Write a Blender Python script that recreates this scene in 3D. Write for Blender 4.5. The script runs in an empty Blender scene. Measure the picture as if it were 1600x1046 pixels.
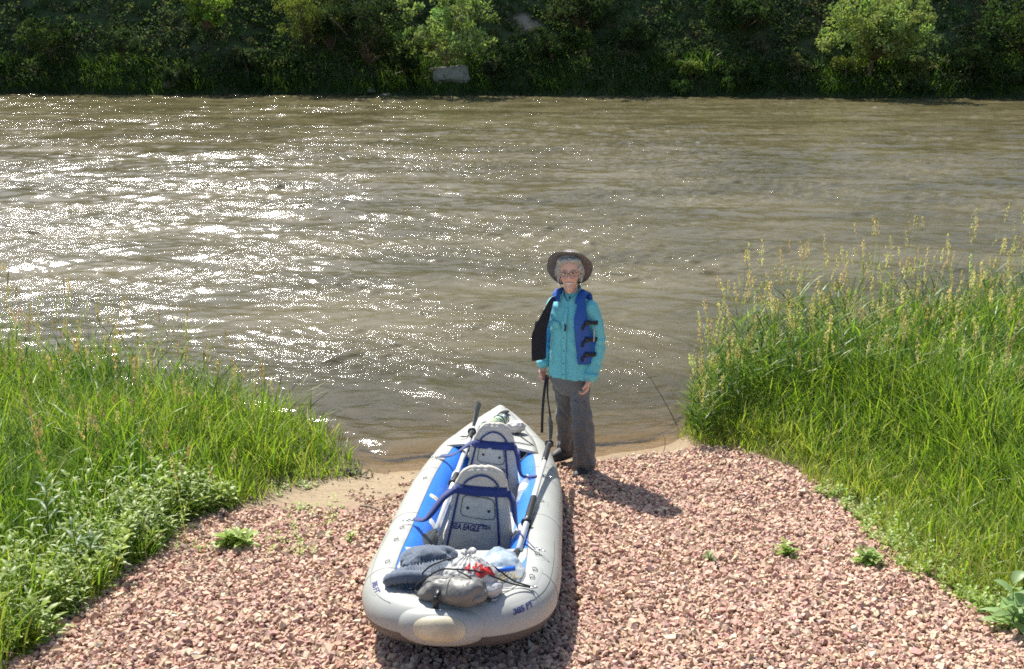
import bpy, bmesh, math, random
import numpy as np
from mathutils import Vector, Matrix, noise, Euler

# ------------------------------------------------------------------ camera, sky, sun, exposure
scn = bpy.context.scene
COL = scn.collection
cam_d = bpy.data.cameras.new("camera"); cam = bpy.data.objects.new("camera", cam_d); COL.objects.link(cam)
cam_d.sensor_width = 36.0; cam_d.lens = 36.0; cam_d.clip_start = 0.05; cam_d.clip_end = 3000
cam.location = (0, 0, 3.215); cam.rotation_euler = (math.radians(90 - 17), 0, 0)
scn.camera = cam
SUN_EL, SUN_AZ = math.radians(49.5), math.radians(-27)          # azimuth from +Y, negative = to the left
w = bpy.data.worlds.new("World"); scn.world = w; w.use_nodes = True
nt = w.node_tree; bg = nt.nodes["Background"]
sky = nt.nodes.new("ShaderNodeTexSky"); sky.sky_type = 'NISHITA'; sky.sun_disc = False
sky.sun_elevation = SUN_EL; sky.sun_rotation = SUN_AZ; sky.air_density = 1.0; sky.dust_density = 1.6; sky.ozone_density = 1.0
nt.links.new(sky.outputs[0], bg.inputs[0]); bg.inputs[1].default_value = 0.10
sd = bpy.data.lights.new("sun", 'SUN'); sd.energy = 5.0; sd.angle = math.radians(0.5); sd.color = (1.0, 0.955, 0.88)
so = bpy.data.objects.new("sun", sd); COL.objects.link(so)
sv = Vector((math.sin(SUN_AZ) * math.cos(SUN_EL), math.cos(SUN_AZ) * math.cos(SUN_EL), math.sin(SUN_EL)))
so.rotation_euler = sv.to_track_quat('Z', 'Y').to_euler(); so.location = (-10, 20, 30)
scn.view_settings.view_transform = 'Standard'; scn.view_settings.look = 'None'
scn.view_settings.exposure = 0.80; scn.view_settings.gamma = 1
scn.cycles.use_denoising = False; scn.cycles.filter_width = 1.7
scn.cycles.max_bounces = 8; scn.cycles.transparent_max_bounces = 12
scn.cycles.sample_clamp_indirect = 6.0
scn.cycles.caustics_reflective = False; scn.cycles.caustics_refractive = False

RNG = np.random.default_rng(7); random.seed(7)
SL = 0.171; WATER = -0.07

# ------------------------------------------------------------------ helpers
def tag(o, label=None, cat=None, group=None, kind=None):
    if label: o['label'] = label
    if cat: o['category'] = cat
    if group: o['group'] = group
    if kind: o['kind'] = kind
    return o

def empty(name, M=None):
    o = bpy.data.objects.new(name, None); COL.objects.link(o); o.empty_display_size = 0.1
    if M is not None: o.matrix_world = M
    return o

class MB:
    """collects vertices and faces, builds one mesh object"""
    def __init__(s): s.v = []; s.f = []; s.m = []
    def add(s, vs, fs, mi=0):
        b = len(s.v); s.v.extend([tuple(v) for v in vs]); s.f.extend([tuple(b + i for i in f) for f in fs]); s.m.extend([mi] * len(fs)); return s
    def build(s, name, mats, parent=None, smooth=True, fix=True):
        me = bpy.data.meshes.new(name); me.from_pydata(s.v, [], s.f); me.update()
        if fix:
            bm = bmesh.new(); bm.from_mesh(me); bmesh.ops.recalc_face_normals(bm, faces=bm.faces); bm.to_mesh(me); bm.free()
        if not isinstance(mats, (list, tuple)): mats = [mats]
        for m in mats: me.materials.append(m)
        if len(mats) > 1: me.polygons.foreach_set('material_index', s.m)
        me.polygons.foreach_set('use_smooth', [smooth] * len(me.polygons))
        o = bpy.data.objects.new(name, me); COL.objects.link(o)
        if parent: o.parent = parent
        return o

def np_mesh(name, V, F, mat, cols=None, smooth=False, parent=None):
    """V (n,3); F (m,k) all faces with the same number of corners; cols (n,3)"""
    me = bpy.data.meshes.new(name); V = np.asarray(V, np.float32); F = np.asarray(F, np.int32); k = F.shape[1]
    me.vertices.add(len(V)); me.vertices.foreach_set('co', V.ravel())
    me.loops.add(F.size); me.loops.foreach_set('vertex_index', F.ravel())
    me.polygons.add(len(F)); me.polygons.foreach_set('loop_start', np.arange(0, F.size, k, dtype=np.int32))
    me.polygons.foreach_set('loop_total', np.full(len(F), k, np.int32))
    me.polygons.foreach_set('use_smooth', np.full(len(F), smooth))
    me.update(calc_edges=True)
    if cols is not None:
        a = me.color_attributes.new('Col', 'FLOAT_COLOR', 'POINT')
        c = np.ones((len(V), 4), np.float32); c[:, :3] = cols; a.data.foreach_set('color', c.ravel())
    me.materials.append(mat)
    o = bpy.data.objects.new(name, me); COL.objects.link(o)
    if parent: o.parent = parent
    return o

def catmull(P, n):
    P = [Vector(p) for p in P]; P = [2 * P[0] - P[1]] + P + [2 * P[-1] - P[-2]]; out = []
    m = len(P) - 3
    for k in range(n + 1):
        t = k / n * m; i = min(int(t), m - 1); t -= i
        a, b, c, d = P[i:i + 4]
        out.append(0.5 * ((2 * b) + (c - a) * t + (2 * a - 5 * b + 4 * c - d) * t * t + (3 * b - a - 3 * c + d) * t ** 3))
    return out

def tube(mb, pts, rad, sides=10, mi=0, flat=None, caps=True):
    """tube through pts; rad number or list; flat=(k, vector) squashes the section"""
    pts = [Vector(p) for p in pts]; n = len(pts)
    if not isinstance(rad, (list, tuple)): rad = [rad] * n
    vs, fs = [], []; up = Vector((0.13, 0.21, 0.97))
    for i, p in enumerate(pts):
        t = (pts[min(i + 1, n - 1)] - pts[max(i - 1, 0)]).normalized()
        if i == 0:
            a = t.cross(up); a = a.normalized() if a.length > 0.1 else t.cross(Vector((1, 0, 0))).normalized()
        else: a = (a - t * a.dot(t)).normalized()
        b = t.cross(a)
        for k in range(sides):
            an = 2 * math.pi * k / sides; vs.append(p + (a * math.cos(an) + b * math.sin(an)) * rad[i])
    for i in range(n - 1):
        for k in range(sides):
            k2 = (k + 1) % sides; fs.append((i * sides + k, i * sides + k2, (i + 1) * sides + k2, (i + 1) * sides + k))
    if caps: fs.append(tuple(range(sides))[::-1]); fs.append(tuple(range((n - 1) * sides, n * sides)))
    return mb.add(vs, fs, mi)

def ribbon(mb, pts, wid, nrm, th=0.003, mi=0):
    """flat strap through pts with width wid; nrm roughly the face normal (one or a list)"""
    pts = [Vector(p) for p in pts]; n = len(pts); vs = []; fs = []
    for i, p in enumerate(pts):
        t = (pts[min(i + 1, n - 1)] - pts[max(i - 1, 0)]).normalized()
        nn = Vector(nrm[i] if isinstance(nrm, list) else nrm); s = t.cross(nn).normalized(); u = s.cross(t).normalized()
        ww = (wid[i] if isinstance(wid, list) else wid) / 2
        vs += [p - s * ww, p + s * ww, p + s * ww + u * th, p - s * ww + u * th]
    for i in range(n - 1):
        for k in range(4):
            k2 = (k + 1) % 4; fs.append((i * 4 + k, i * 4 + k2, i * 4 + 4 + k2, i * 4 + 4 + k))
    fs += [(3, 2, 1, 0), tuple(range(n * 4 - 4, n * 4))]
    return mb.add(vs, fs, mi)

def ellipsoid(mb, c, r, nu=20, nv=12, mi=0, R=None, fn=None):
    vs, fs = [], []; c = Vector(c)
    for j in range(nv + 1):
        ph = math.pi * j / nv - math.pi / 2
        for i in range(nu):
            th = 2 * math.pi * i / nu
            d = Vector((math.cos(ph) * math.cos(th), math.cos(ph) * math.sin(th), math.sin(ph)))
            q = Vector((d.x * r[0], d.y * r[1], d.z * r[2]))
            if fn: q = fn(d, q)
            if R: q = R @ q
            vs.append(c + q)
    for j in range(nv):
        for i in range(nu):
            i2 = (i + 1) % nu; fs.append((j * nu + i, j * nu + i2, (j + 1) * nu + i2, (j + 1) * nu + i))
    b = len(mb.v)
    # collapse poles
    bm = bmesh.new(); bv = [bm.verts.new(v) for v in vs]
    for f in fs:
        bm.faces.new([bv[i] for i in f])
    bmesh.ops.remove_doubles(bm, verts=bm.verts, dist=1e-6); bm.verts.index_update()
    return mb.add([v.co.copy() for v in bm.verts], [[v.index for v in f.verts] for f in bm.faces], mi)

def loft(mb, rings, mi=0, nu=24):
    """rings: (center, rx, ry, power, yaw) horizontal-ish sections; closed by caps. center may carry tilt normal as 6th item"""
    vs, fs = [], []
    for rg in rings:
        c, rx, ry = Vector(rg[0]), rg[1], rg[2]; pw = rg[3] if len(rg) > 3 else 2.0; yaw = rg[4] if len(rg) > 4 else 0.0
        nrm = Vector(rg[5]) if len(rg) > 5 else Vector((0, 0, 1)); q = Vector((0, 0, 1)).rotation_difference(nrm.normalized())
        for i in range(nu):
            t = 2 * math.pi * i / nu; cx, sx = math.cos(t), math.sin(t)
            x = rx * math.copysign(abs(cx) ** (2 / pw), cx); y = ry * math.copysign(abs(sx) ** (2 / pw), sx)
            p = Vector((x * math.cos(yaw) - y * math.sin(yaw), x * math.sin(yaw) + y * math.cos(yaw), 0)); vs.append(c + q @ p)
    n = len(rings)
    for j in range(n - 1):
        for i in range(nu):
            i2 = (i + 1) % nu; fs.append((j * nu + i, j * nu + i2, (j + 1) * nu + i2, (j + 1) * nu + i))
    fs.append(tuple(range(nu))[::-1]); fs.append(tuple(range((n - 1) * nu, n * nu)))
    return mb.add(vs, fs, mi)

def limb(mb, pts, rads, nu=18, n=14):
    """tapered limb along a smooth path"""
    P = catmull(pts, n); m = len(rads) - 1; R = []
    for k in range(n + 1):
        t = k / n * m; i = min(int(t), m - 1); t -= i; R.append(rads[i] * (1 - t) + rads[i + 1] * t)
    tube(mb, P, R, nu)
    ellipsoid(mb, P[0], (R[0],) * 3, 14, 8); ellipsoid(mb, P[-1], (R[-1],) * 3, 14, 8)

def remesh(mb, name, mat, voxel, parent=None, disp=None, smooth_it=0, color=None, cut=None):
    """voxel-union of everything in mb as one continuous surface"""
    me = bpy.data.meshes.new('tmp'); me.from_pydata(mb.v, [], mb.f); me.update()
    bm = bmesh.new(); bm.from_mesh(me); bmesh.ops.recalc_face_normals(bm, faces=bm.faces); bm.to_mesh(me); bm.free()
    o = bpy.data.objects.new('tmp', me); COL.objects.link(o)
    md = o.modifiers.new('r', 'REMESH'); md.mode = 'VOXEL'; md.voxel_size = voxel
    if smooth_it:
        ms = o.modifiers.new('s', 'SMOOTH'); ms.iterations = smooth_it; ms.factor = 0.5
    dg = bpy.context.evaluated_depsgraph_get(); ev = o.evaluated_get(dg)
    nm = bpy.data.meshes.new_from_object(ev, depsgraph=dg); nm.name = name
    bpy.data.objects.remove(o); bpy.data.meshes.remove(me)
    if disp:
        co = [v.co.copy() for v in nm.vertices]; no = [v.normal.copy() for v in nm.vertices]
        for i, v in enumerate(nm.vertices): v.co = co[i] + disp(co[i], no[i])
    if cut:
        bm = bmesh.new(); bm.from_mesh(nm); bmesh.ops.delete(bm, geom=[f for f in bm.faces if cut(f.calc_center_median())], context='FACES'); bm.to_mesh(nm); bm.free()
    if color:
        a = nm.color_attributes.new('Col', 'FLOAT_COLOR', 'POINT')
        for i, v in enumerate(nm.vertices): a.data[i].color = (*color(v.co), 1)
    nm.materials.clear(); nm.materials.append(mat)
    nm.polygons.foreach_set('use_smooth', [True] * len(nm.polygons)); nm.update()
    oo = bpy.data.objects.new(name, nm); COL.objects.link(oo)
    if parent: oo.parent = parent
    return oo

def nz(p, s, seed=0.0): return noise.noise(Vector((p[0] * s + seed, p[1] * s - seed * 1.7, p[2] * s + seed * 0.37)))

def text_mesh(txt, size=1.0, shear=0.0, bold=0.0, space=1.0):
    cu = bpy.data.curves.new('t', 'FONT'); cu.body = txt; cu.size = size; cu.shear = shear; cu.offset = bold; cu.space_character = space; cu.resolution_u = 3
    o = bpy.data.objects.new('t', cu); COL.objects.link(o); dg = bpy.context.evaluated_depsgraph_get()
    dg.update(); me = bpy.data.meshes.new_from_object(o.evaluated_get(dg), depsgraph=dg)
    V = [v.co.copy() for v in me.vertices]; Fc = [tuple(p.vertices) for p in me.polygons]
    bpy.data.objects.remove(o); bpy.data.curves.remove(cu); bpy.data.meshes.remove(me)
    return V, Fc

# vectorised value noise
def vnoise(x, y, seed=0):
    x = np.asarray(x, float); y = np.asarray(y, float)
    xi = np.floor(x).astype(np.int64); yi = np.floor(y).astype(np.int64); fx = x - xi; fy = y - yi
    fx = fx * fx * (3 - 2 * fx); fy = fy * fy * (3 - 2 * fy)
    def h(a, b):
        n = (a * 374761393 + b * 668265263 + seed * 1442695041) & 0xffffffff
        n = ((n ^ (n >> 13)) * 1274126177) & 0xffffffff; n = n ^ (n >> 16)
        return (n & 0xffff) / 32767.5 - 1.0
    return (h(xi, yi) * (1 - fx) + h(xi + 1, yi) * fx) * (1 - fy) + (h(xi, yi + 1) * (1 - fx) + h(xi + 1, yi + 1) * fx) * fy
def fbm(x, y, oct=4, seed=0):
    s = 0; a = 1.0; t = 0
    for o in range(oct): s = s + a * vnoise(x * 2 ** o, y * 2 ** o, seed + o * 17); t += a; a *= 0.5
    return s / t

# ------------------------------------------------------------------ materials
def mat(name, color=(0.5, 0.5, 0.5), rough=0.6, metal=0.0, attr=False, var=0.0, vscale=8.0, bump=0.0, bscale=60.0, trans=0.0, spec=0.5,
        sss=0.0, sheen=0.0, trcol=None, bdist=0.01):
    m = bpy.data.materials.new(name); m.use_nodes = True; t = m.node_tree; b = t.nodes['Principled BSDF']; L = t.links.new
    b.inputs['Base Color'].default_value = (*color, 1); b.inputs['Roughness'].default_value = rough; b.inputs['Metallic'].default_value = metal
    b.inputs['Specular IOR Level'].default_value = spec
    if sheen: b.inputs['Sheen Weight'].default_value = sheen
    if sss: b.inputs['Subsurface Weight'].default_value = sss; b.inputs['Subsurface Radius'].default_value = (0.012, 0.005, 0.003)
    src = None
    tc = t.nodes.new('ShaderNodeTexCoord')
    if attr:
        a = t.nodes.new('ShaderNodeAttribute'); a.attribute_name = 'Col'; src = a.outputs['Color']; L(src, b.inputs['Base Color'])
    if var:
        n = t.nodes.new('ShaderNodeTexNoise'); n.inputs['Scale'].default_value = vscale; n.inputs['Detail'].default_value = 5; L(tc.outputs['Object'], n.inputs['Vector'])
        r = t.nodes.new('ShaderNodeMapRange'); r.inputs[1].default_value = 0.3; r.inputs[2].default_value = 0.7; r.inputs[3].default_value = 1 - var; r.inputs[4].default_value = 1 + var
        L(n.outputs['Fac'], r.inputs[0])
        mx = t.nodes.new('ShaderNodeVectorMath'); mx.operation = 'SCALE'
        if src: L(src, mx.inputs[0])
        else: mx.inputs[0].default_value = color
        L(r.outputs[0], mx.inputs['Scale']); L(mx.outputs[0], b.inputs['Base Color']); src = mx.outputs[0]
    if bump:
        n2 = t.nodes.new('ShaderNodeTexNoise'); n2.inputs['Scale'].default_value = bscale; n2.inputs['Detail'].default_value = 4; L(tc.outputs['Object'], n2.inputs['Vector'])
        bp = t.nodes.new('ShaderNodeBump'); bp.inputs['Strength'].default_value = bump; bp.inputs['Distance'].default_value = bdist
        L(n2.outputs['Fac'], bp.inputs['Height']); L(bp.outputs[0], b.inputs['Normal'])
    if trans:
        tr = t.nodes.new('ShaderNodeBsdfTranslucent'); ms = t.nodes.new('ShaderNodeMixShader'); ms.inputs[0].default_value = trans
        if src:
            vm = t.nodes.new('ShaderNodeVectorMath'); vm.operation = 'MULTIPLY'; vm.inputs[1].default_value = trcol or (1.25, 1.35, 0.6)
            L(src, vm.inputs[0]); L(vm.outputs[0], tr.inputs['Color'])
        else: tr.inputs['Color'].default_value = (*color, 1)
        L(b.outputs[0], ms.inputs[1]); L(tr.outputs[0], ms.inputs[2]); L(ms.outputs[0], t.nodes['Material Output'].inputs['Surface'])
    return m

M_grass = mat('grass_blades', attr=True, rough=0.42, trans=0.45, spec=0.35)
M_leaf = mat('leaf', attr=True, rough=0.45, trans=0.4, spec=0.4)
M_farleaf = mat('far_leaf', attr=True, rough=0.75, trans=0.38, spec=0.08)
M_bark = mat('bark', (0.16, 0.12, 0.09), 0.9, var=0.4, vscale=6, bump=0.6, bscale=20, bdist=0.03)
M_stone = mat('crushed_stone', attr=True, rough=0.8, var=0.14, vscale=70, bump=0.35, bscale=160, bdist=0.004, spec=0.3)
M_rock = mat('bank_rock', (0.17, 0.15, 0.12), 0.9, var=0.3, vscale=2, bump=0.7, bscale=6, bdist=0.08)
M_grey = mat('grey_pvc', (0.37, 0.38, 0.355), 0.42, var=0.06, vscale=5, bump=0.06, bscale=420, bdist=0.002)
M_deck = mat('deck_pvc', (0.36, 0.37, 0.35), 0.5, var=0.08, vscale=7, bump=0.25, bscale=14, bdist=0.01)
M_blue = mat('blue_pvc', (0.03, 0.19, 0.72), 0.38, var=0.06, vscale=6, bump=0.08, bscale=9, bdist=0.02)
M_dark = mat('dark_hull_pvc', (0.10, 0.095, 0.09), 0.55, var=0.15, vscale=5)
M_seam = mat('glue_seam', (0.16, 0.16, 0.15), 0.6)
M_cream = mat('yellowed_pvc', (0.52, 0.47, 0.33), 0.5, var=0.22, vscale=9, bump=0.1, bscale=60)
M_canvas = mat('seat_canvas', (0.60, 0.56, 0.46), 0.85, var=0.08, vscale=12, bump=0.45, bscale=22, bdist=0.012, sheen=0.2)
M_canvas2 = mat('seat_edge_canvas', (0.58, 0.54, 0.46), 0.8, var=0.06, vscale=20, bump=0.4, bscale=30, bdist=0.008)
M_navy = mat('navy_webbing', (0.014, 0.034, 0.17), 0.75, var=0.12, vscale=40, bump=0.5, bscale=300, bdist=0.002, sheen=0.3)
M_print = mat('navy_print', (0.03, 0.035, 0.16), 0.6)
M_black = mat('black_plastic', (0.018, 0.018, 0.02), 0.4, bump=0.05, bscale=90)
M_cord = mat('black_cord', (0.02, 0.02, 0.022), 0.8, bump=0.3, bscale=500, bdist=0.001)
M_web = mat('black_webbing', (0.022, 0.022, 0.025), 0.8, bump=0.3, bscale=300, bdist=0.001)
M_shaft = mat('white_shaft', (0.72, 0.73, 0.74), 0.28, metal=0.2, var=0.05, vscale=20)
M_blade = mat('grey_blade', (0.055, 0.06, 0.06), 0.35, var=0.15, vscale=15)
M_steel = mat('steel', (0.45, 0.46, 0.47), 0.25, metal=1.0)
M_label = mat('pale_label', (0.62, 0.64, 0.66), 0.5, var=0.15, vscale=60)
M_white = mat('white_label', (0.72, 0.71, 0.64), 0.5)
M_yel = mat('yellow_print', (0.65, 0.45, 0.05), 0.5)

# ------------------------------------------------------------------ terrain
_sx = np.linspace(-60, 60, 2401)
_ys = np.interp(_sx, [-60, -20, -8, -5, -3.2, -2.2, -1.6, -1.3, -1.05, -0.8, 0, .76, 1.15, 1.4, 1.6, 2.0, 2.7, 4.5, 8, 20, 60],
                [14, 12.5, 10.2, 9.3, 8.6, 8.1, 7.75, 7.45, 7.12, 7.2, 7.36, 7.47, 7.60, 7.78, 8.3, 9.1, 9.6, 10.1, 11, 12.5, 14])
_k = np.exp(-np.linspace(-2, 2, 9) ** 2); _k /= _k.sum(); _ys = np.convolve(np.pad(_ys, 4, mode='edge'), _k, mode='valid')
def yS(x): return np.interp(x, _sx, _ys)
def xL(y): return np.interp(y, [0, 3.0, 3.84, 4.3, 5.0, 5.9, 6.2, 6.65, 6.9, 7.2, 7.5], [-2.4, -2.2, -2.15, -2.16, -2.11, -2.05, -1.8, -1.5, -1.2, -1.08, -1.0])
def xR(y): return np.interp(y, [0, 3.5, 4.1, 4.64, 5.0, 5.9, 6.8, 7.3, 7.7, 8.0], [2.7, 2.5, 2.36, 2.24, 2.15, 2.22, 2.05, 1.73, 1.4, 1.3])
def far_y(x): return 48.3 - 0.055 * x + 0.5 * vnoise(x * 0.14, x * 0 + 3.3, 5) + 0.2 * vnoise(x * 0.6, x * 0 + 1.3, 6)
def terr(x, y):
    x = np.asarray(x, float); y = np.asarray(y, float)
    s0 = yS(x); s = np.where(y > 6.2, 1.17 * (s0 - y) / np.maximum(s0 - 6.2, .3), 7.37 - y)
    z = WATER + SL * s
    z = np.where(s > 7.6, WATER + SL * 7.6 + 0.03 * (s - 7.6), z)
    z = np.where(y > s0, WATER + 0.13 * (s0 - y), z); z = np.maximum(z, -1.6)
    fy = y - far_y(x)
    hill = WATER - 0.1 + np.where(fy < 0.5, 0.9 * fy, 0.45 + 1.12 * (fy - 0.5))
    hill = hill + np.where(fy > 0.5, 0.55 * fbm(x * 0.35, y * 0.35, 4, 11) + 0.18 * fbm(x * 1.6, y * 1.6, 3, 12), 0)
    hill = np.where(hill > 15, 15 + (hill - 15) * 0.03, hill)
    z = np.where(fy > -1.6, np.maximum(z, hill), z)
    near = np.clip((14 - y) / 4, 0, 1)
    z = z + near * (0.012 * fbm(x * 2.3, y * 2.3, 3, 3) + 0.006 * fbm(x * 11, y * 11, 3, 4) * np.clip(s * 2, 0, 1))
    return z

def graded(a, segs):
    out = [a]
    for end, step in segs:
        n = max(1, int(round((end - out[-1]) / step))); out += list(np.linspace(out[-1], end, n + 1)[1:])
    return np.array(out)
gx = graded(-400, [(-80, 20), (-30, 2), (-8, 0.4), (-3.2, 0.09), (3.2, 0.035), (8, 0.09), (30, 0.4), (80, 2), (400, 20)])
gy = graded(-80, [(-6, 4), (2, 0.2), (3, 0.06), (8.2, 0.035), (12, 0.1), (46, 1.5), (56, 0.22), (64, 0.6), (120, 5), (1500, 120)])
X, Y = np.meshgrid(gx, gy); Z = terr(X, Y)
nx, ny = len(gx), len(gy)
idx = np.arange(nx * ny).reshape(ny, nx)
Fq = np.stack([idx[:-1, :-1], idx[:-1, 1:], idx[1:, 1:], idx[1:, :-1]], -1).reshape(-1, 4)
# soil zones: pale river sand, brown damp mud, dark bank soil under the grass, pale clay on the far bank
sand = np.array([0.29, 0.225, 0.145]); mud = np.array([0.21, 0.155, 0.095]); soil = np.array([0.12, 0.10, 0.06]); clay = np.array([0.12, 0.115, 0.07]); grit = np.array([0.26, 0.17, 0.13]); turf = np.array([0.06, 0.09, 0.035])
n1 = fbm(X * 1.8, Y * 1.8, 4, 21); n2 = fbm(X * 6, Y * 6, 3, 22)
Cg = np.ones(X.shape + (3,)) * grit
def mixc(C, c, f): f = np.clip(f, 0, 1)[..., None]; return C * (1 - f) + c * f
s_ = yS(X) - Y
Cg = mixc(Cg, sand, np.clip((Y - 5.7) * 3 + n1 * 1.2, 0, 1) * (X < -0.2))
Cg = mixc(Cg, mud, np.clip((n1 + 0.1) * 2.5, 0, 1) * (Y > 5.6) * (X < 0) * 0.6)
Cg = mixc(Cg, sand, np.clip((0.32 - s_) * 9 + n2 * .4, 0, 1))
Cg = mixc(Cg, mud * 1.15, np.clip((0.16 + n2 * 0.05 - s_) * 9, 0, 1) * 0.8)
Cg = mixc(Cg, soil, np.clip((xL(Y) - X) * 5 + n2, 0, 1) * (Y < 12)); Cg = mixc(Cg, soil, np.clip((X - xR(Y)) * 5 + n2, 0, 1) * (Y < 12))
fyy = Y - far_y(X)
Cg = np.where((fyy > -2)[..., None], mixc(np.ones(X.shape + (3,)) * clay * 0.75, turf, np.clip(n1 * 2.0 + 1.2, 0, 1)), Cg)
# bare clay scars on the far bank
for (bx, bz, rx, rz) in [(0.75, 3.1, 0.65, 0.42), (-3.0, 1.2, 1.0, .5), (-7, 0.9, 1.2, .3)]:
    d = ((X - bx + n2 * .3) / rx) ** 2 + ((Z - bz + n1 * .3) / rz) ** 2
    Cg = np.where((fyy > -1)[..., None], mixc(Cg, np.array([0.30, 0.25, 0.19]), (1.3 - d) * 2), Cg)
M_ground = mat('ground_soil', attr=True, rough=0.92, var=0.18, vscale=30, bump=0.6, bscale=90, bdist=0.01, spec=0.25)
tag(np_mesh('ground', np.stack([X, Y, Z], -1).reshape(-1, 3), Fq, M_ground, Cg.reshape(-1, 3), smooth=True), kind='structure')

# ------------------------------------------------------------------ river
wx = graded(-75, [(-30, 1.0), (-13, 0.13), (-7, 0.06), (7, 0.034), (13, 0.06), (30, 0.13), (75, 1.0)])
wy = graded(6.7, [(11, 0.022), (17, 0.035), (27, 0.06), (51, 0.11), (56, 0.5)])
X, Y = np.meshgrid(wx, wy)
r2 = np.random.default_rng(5); H = np.zeros_like(X)
wq = X + 0.35 * fbm(X * 0.5, Y * 0.5, 3, 31); wr = Y + 0.35 * fbm(X * 0.5, Y * 0.5, 3, 32)
gust = np.clip(1.0 + 2.2 * fbm(X * .55 + 9, Y * .8, 4, 61), .42, 1.65)
for k in range(62):
    lam = 0.075 * (2.0 / 0.075) ** (k / 61); ang = math.pi / 2 + r2.normal(0, 0.45); ph = r2.random() * 6.28
    kk = 2 * math.pi / lam; amp = 0.030 * lam / (2 * math.pi)
    env = 0.55 + 0.45 * np.clip(vnoise(X / (lam * 3.2) + k * 7.1, Y / (lam * 2.4) - k * 3.7, 40 + k) * 1.8, -1, 1)
    a = kk * (math.cos(ang) * wq + math.sin(ang) * wr) + ph
    H += amp * env * (np.sin(a) + 0.22 * np.cos(2 * a) if not .13 < lam < .8 else 1.9 * (.64 - np.abs(np.sin(a / 2)))) * (.95 if lam > .9 else 1.9 if lam > .4 else 3.0 if lam > .16 else 1.9) * (gust ** .5 if lam < .5 else 1.0)
rough_zone = 0.9 + 0.5 * fbm(X * 0.12, Y * 0.25, 3, 77)
calm = np.clip((Y - yS(X) + 0.15) / 2.6, 0.10, 1.0) ** 0.8
fine = r2.normal(0, 1, H.shape); fine = (fine + np.roll(fine, 1, 1) + np.roll(fine, -1, 1)) / 3
H = H * calm * rough_zone * np.interp(Y, [8, 20, 45], [1.3, 1.3, 1.5]) + gust * fine * 0.0008 * np.interp(Y, [8, 20, 50], [.14, 2.4, 6.5]) * calm
H += 0.010 * np.sin((Y - yS(X)) * 13 + 2 * vnoise(X * 1.2, Y * 0.5, 8)) * np.exp(-((Y - yS(X) - 0.35) / 0.4) ** 2)
Zw = WATER + H
nx, ny = len(wx), len(wy); idx = np.arange(nx * ny).reshape(ny, nx)
Fq = np.stack([idx[:-1, :-1], idx[:-1, 1:], idx[1:, 1:], idx[1:, :-1]], -1).reshape(-1, 4)
depth = np.clip(Zw - terr(X, Y), 0, 1)
foam = np.clip((H / 0.045 - 1.05) * 1.4, 0, 1) * np.clip(fbm(X * .9, Y * 1.6, 3, 91) * 4 - 0.2, 0, 1) * np.clip(fbm(X * 7, Y * 12, 2, 92) * 3 + .2, 0, 1) * (Y > 14) * .25
Cw = np.stack([1 - np.exp(-depth * 6.5), foam, calm * np.clip(gust / 1.5, .1, 1.3)], -1).reshape(-1, 3)
mw = bpy.data.materials.new('river_water'); mw.use_nodes = True; t = mw.node_tree; b = t.nodes['Principled BSDF']; L = t.links.new
b.inputs['Roughness'].default_value = 0.085; b.inputs['IOR'].default_value = 1.42
tc = t.nodes.new('ShaderNodeTexCoord'); at = t.nodes.new('ShaderNodeAttribute'); at.attribute_name = 'Col'
sep = t.nodes.new('ShaderNodeSeparateColor'); L(at.outputs['Color'], sep.inputs[0])
def stretch(sc):
    mp = t.nodes.new('ShaderNodeMapping'); mp.inputs['Scale'].default_value = sc; L(tc.outputs['Object'], mp.inputs['Vector']); return mp.outputs[0]
nA = t.nodes.new('ShaderNodeTexNoise'); nA.inputs['Scale'].default_value = 1.0; nA.inputs['Detail'].default_value = 6; nA.inputs['Roughness'].default_value = 0.62; nA.inputs['Distortion'].default_value = 0.6; L(stretch((3.2, 6.5, 1)), nA.inputs['Vector'])
nB = t.nodes.new('ShaderNodeTexNoise'); nB.inputs['Scale'].default_value = 1.0; nB.inputs['Detail'].default_value = 3; nB.inputs['Distortion'].default_value = 0.3; L(stretch((15, 26, 1)), nB.inputs['Vector'])
b1 = t.nodes.new('ShaderNodeBump'); b1.inputs['Distance'].default_value = 0.032; L(nA.outputs['Fac'], b1.inputs['Height'])
b2 = t.nodes.new('ShaderNodeBump'); b2.inputs['Distance'].default_value = 0.006; L(nB.outputs['Fac'], b2.inputs['Height']); L(b1.outputs[0], b2.inputs['Normal'])
ms1 = t.nodes.new('ShaderNodeMath'); ms1.operation = 'MULTIPLY_ADD'; L(sep.outputs['Blue'], ms1.inputs[0]); ms1.inputs[1].default_value = 0.9; ms1.inputs[2].default_value = 0.10
L(ms1.outputs[0], b1.inputs['Strength']); b2.inputs['Strength'].default_value = 0.8
L(b2.outputs[0], b.inputs['Normal'])
# silt colour drifts slowly with the current; foam is white
nC = t.nodes.new('ShaderNodeTexNoise'); nC.inputs['Scale'].default_value = 1.0; nC.inputs['Detail'].default_value = 4; L(stretch((0.25, 0.6, 1)), nC.inputs['Vector'])
rc = t.nodes.new('ShaderNodeValToRGB'); rc.color_ramp.elements[0].position = 0.35; rc.color_ramp.elements[0].color = (0.082, 0.072, 0.033, 1); rc.color_ramp.elements[1].position = 0.65; rc.color_ramp.elements[1].color = (0.148, 0.128, 0.068, 1)
L(nC.outputs['Fac'], rc.inputs[0])
mf = t.nodes.new('ShaderNodeMix'); mf.data_type = 'RGBA'; L(sep.outputs['Green'], mf.inputs[0]); L(rc.outputs[0], mf.inputs[6]); mf.inputs[7].default_value = (0.75, 0.74, 0.68, 1)
L(mf.outputs[2], b.inputs['Base Color'])
tr = t.nodes.new('ShaderNodeBsdfTransparent'); tr.inputs[0].default_value = (0.86, 0.80, 0.66, 1)
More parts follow.
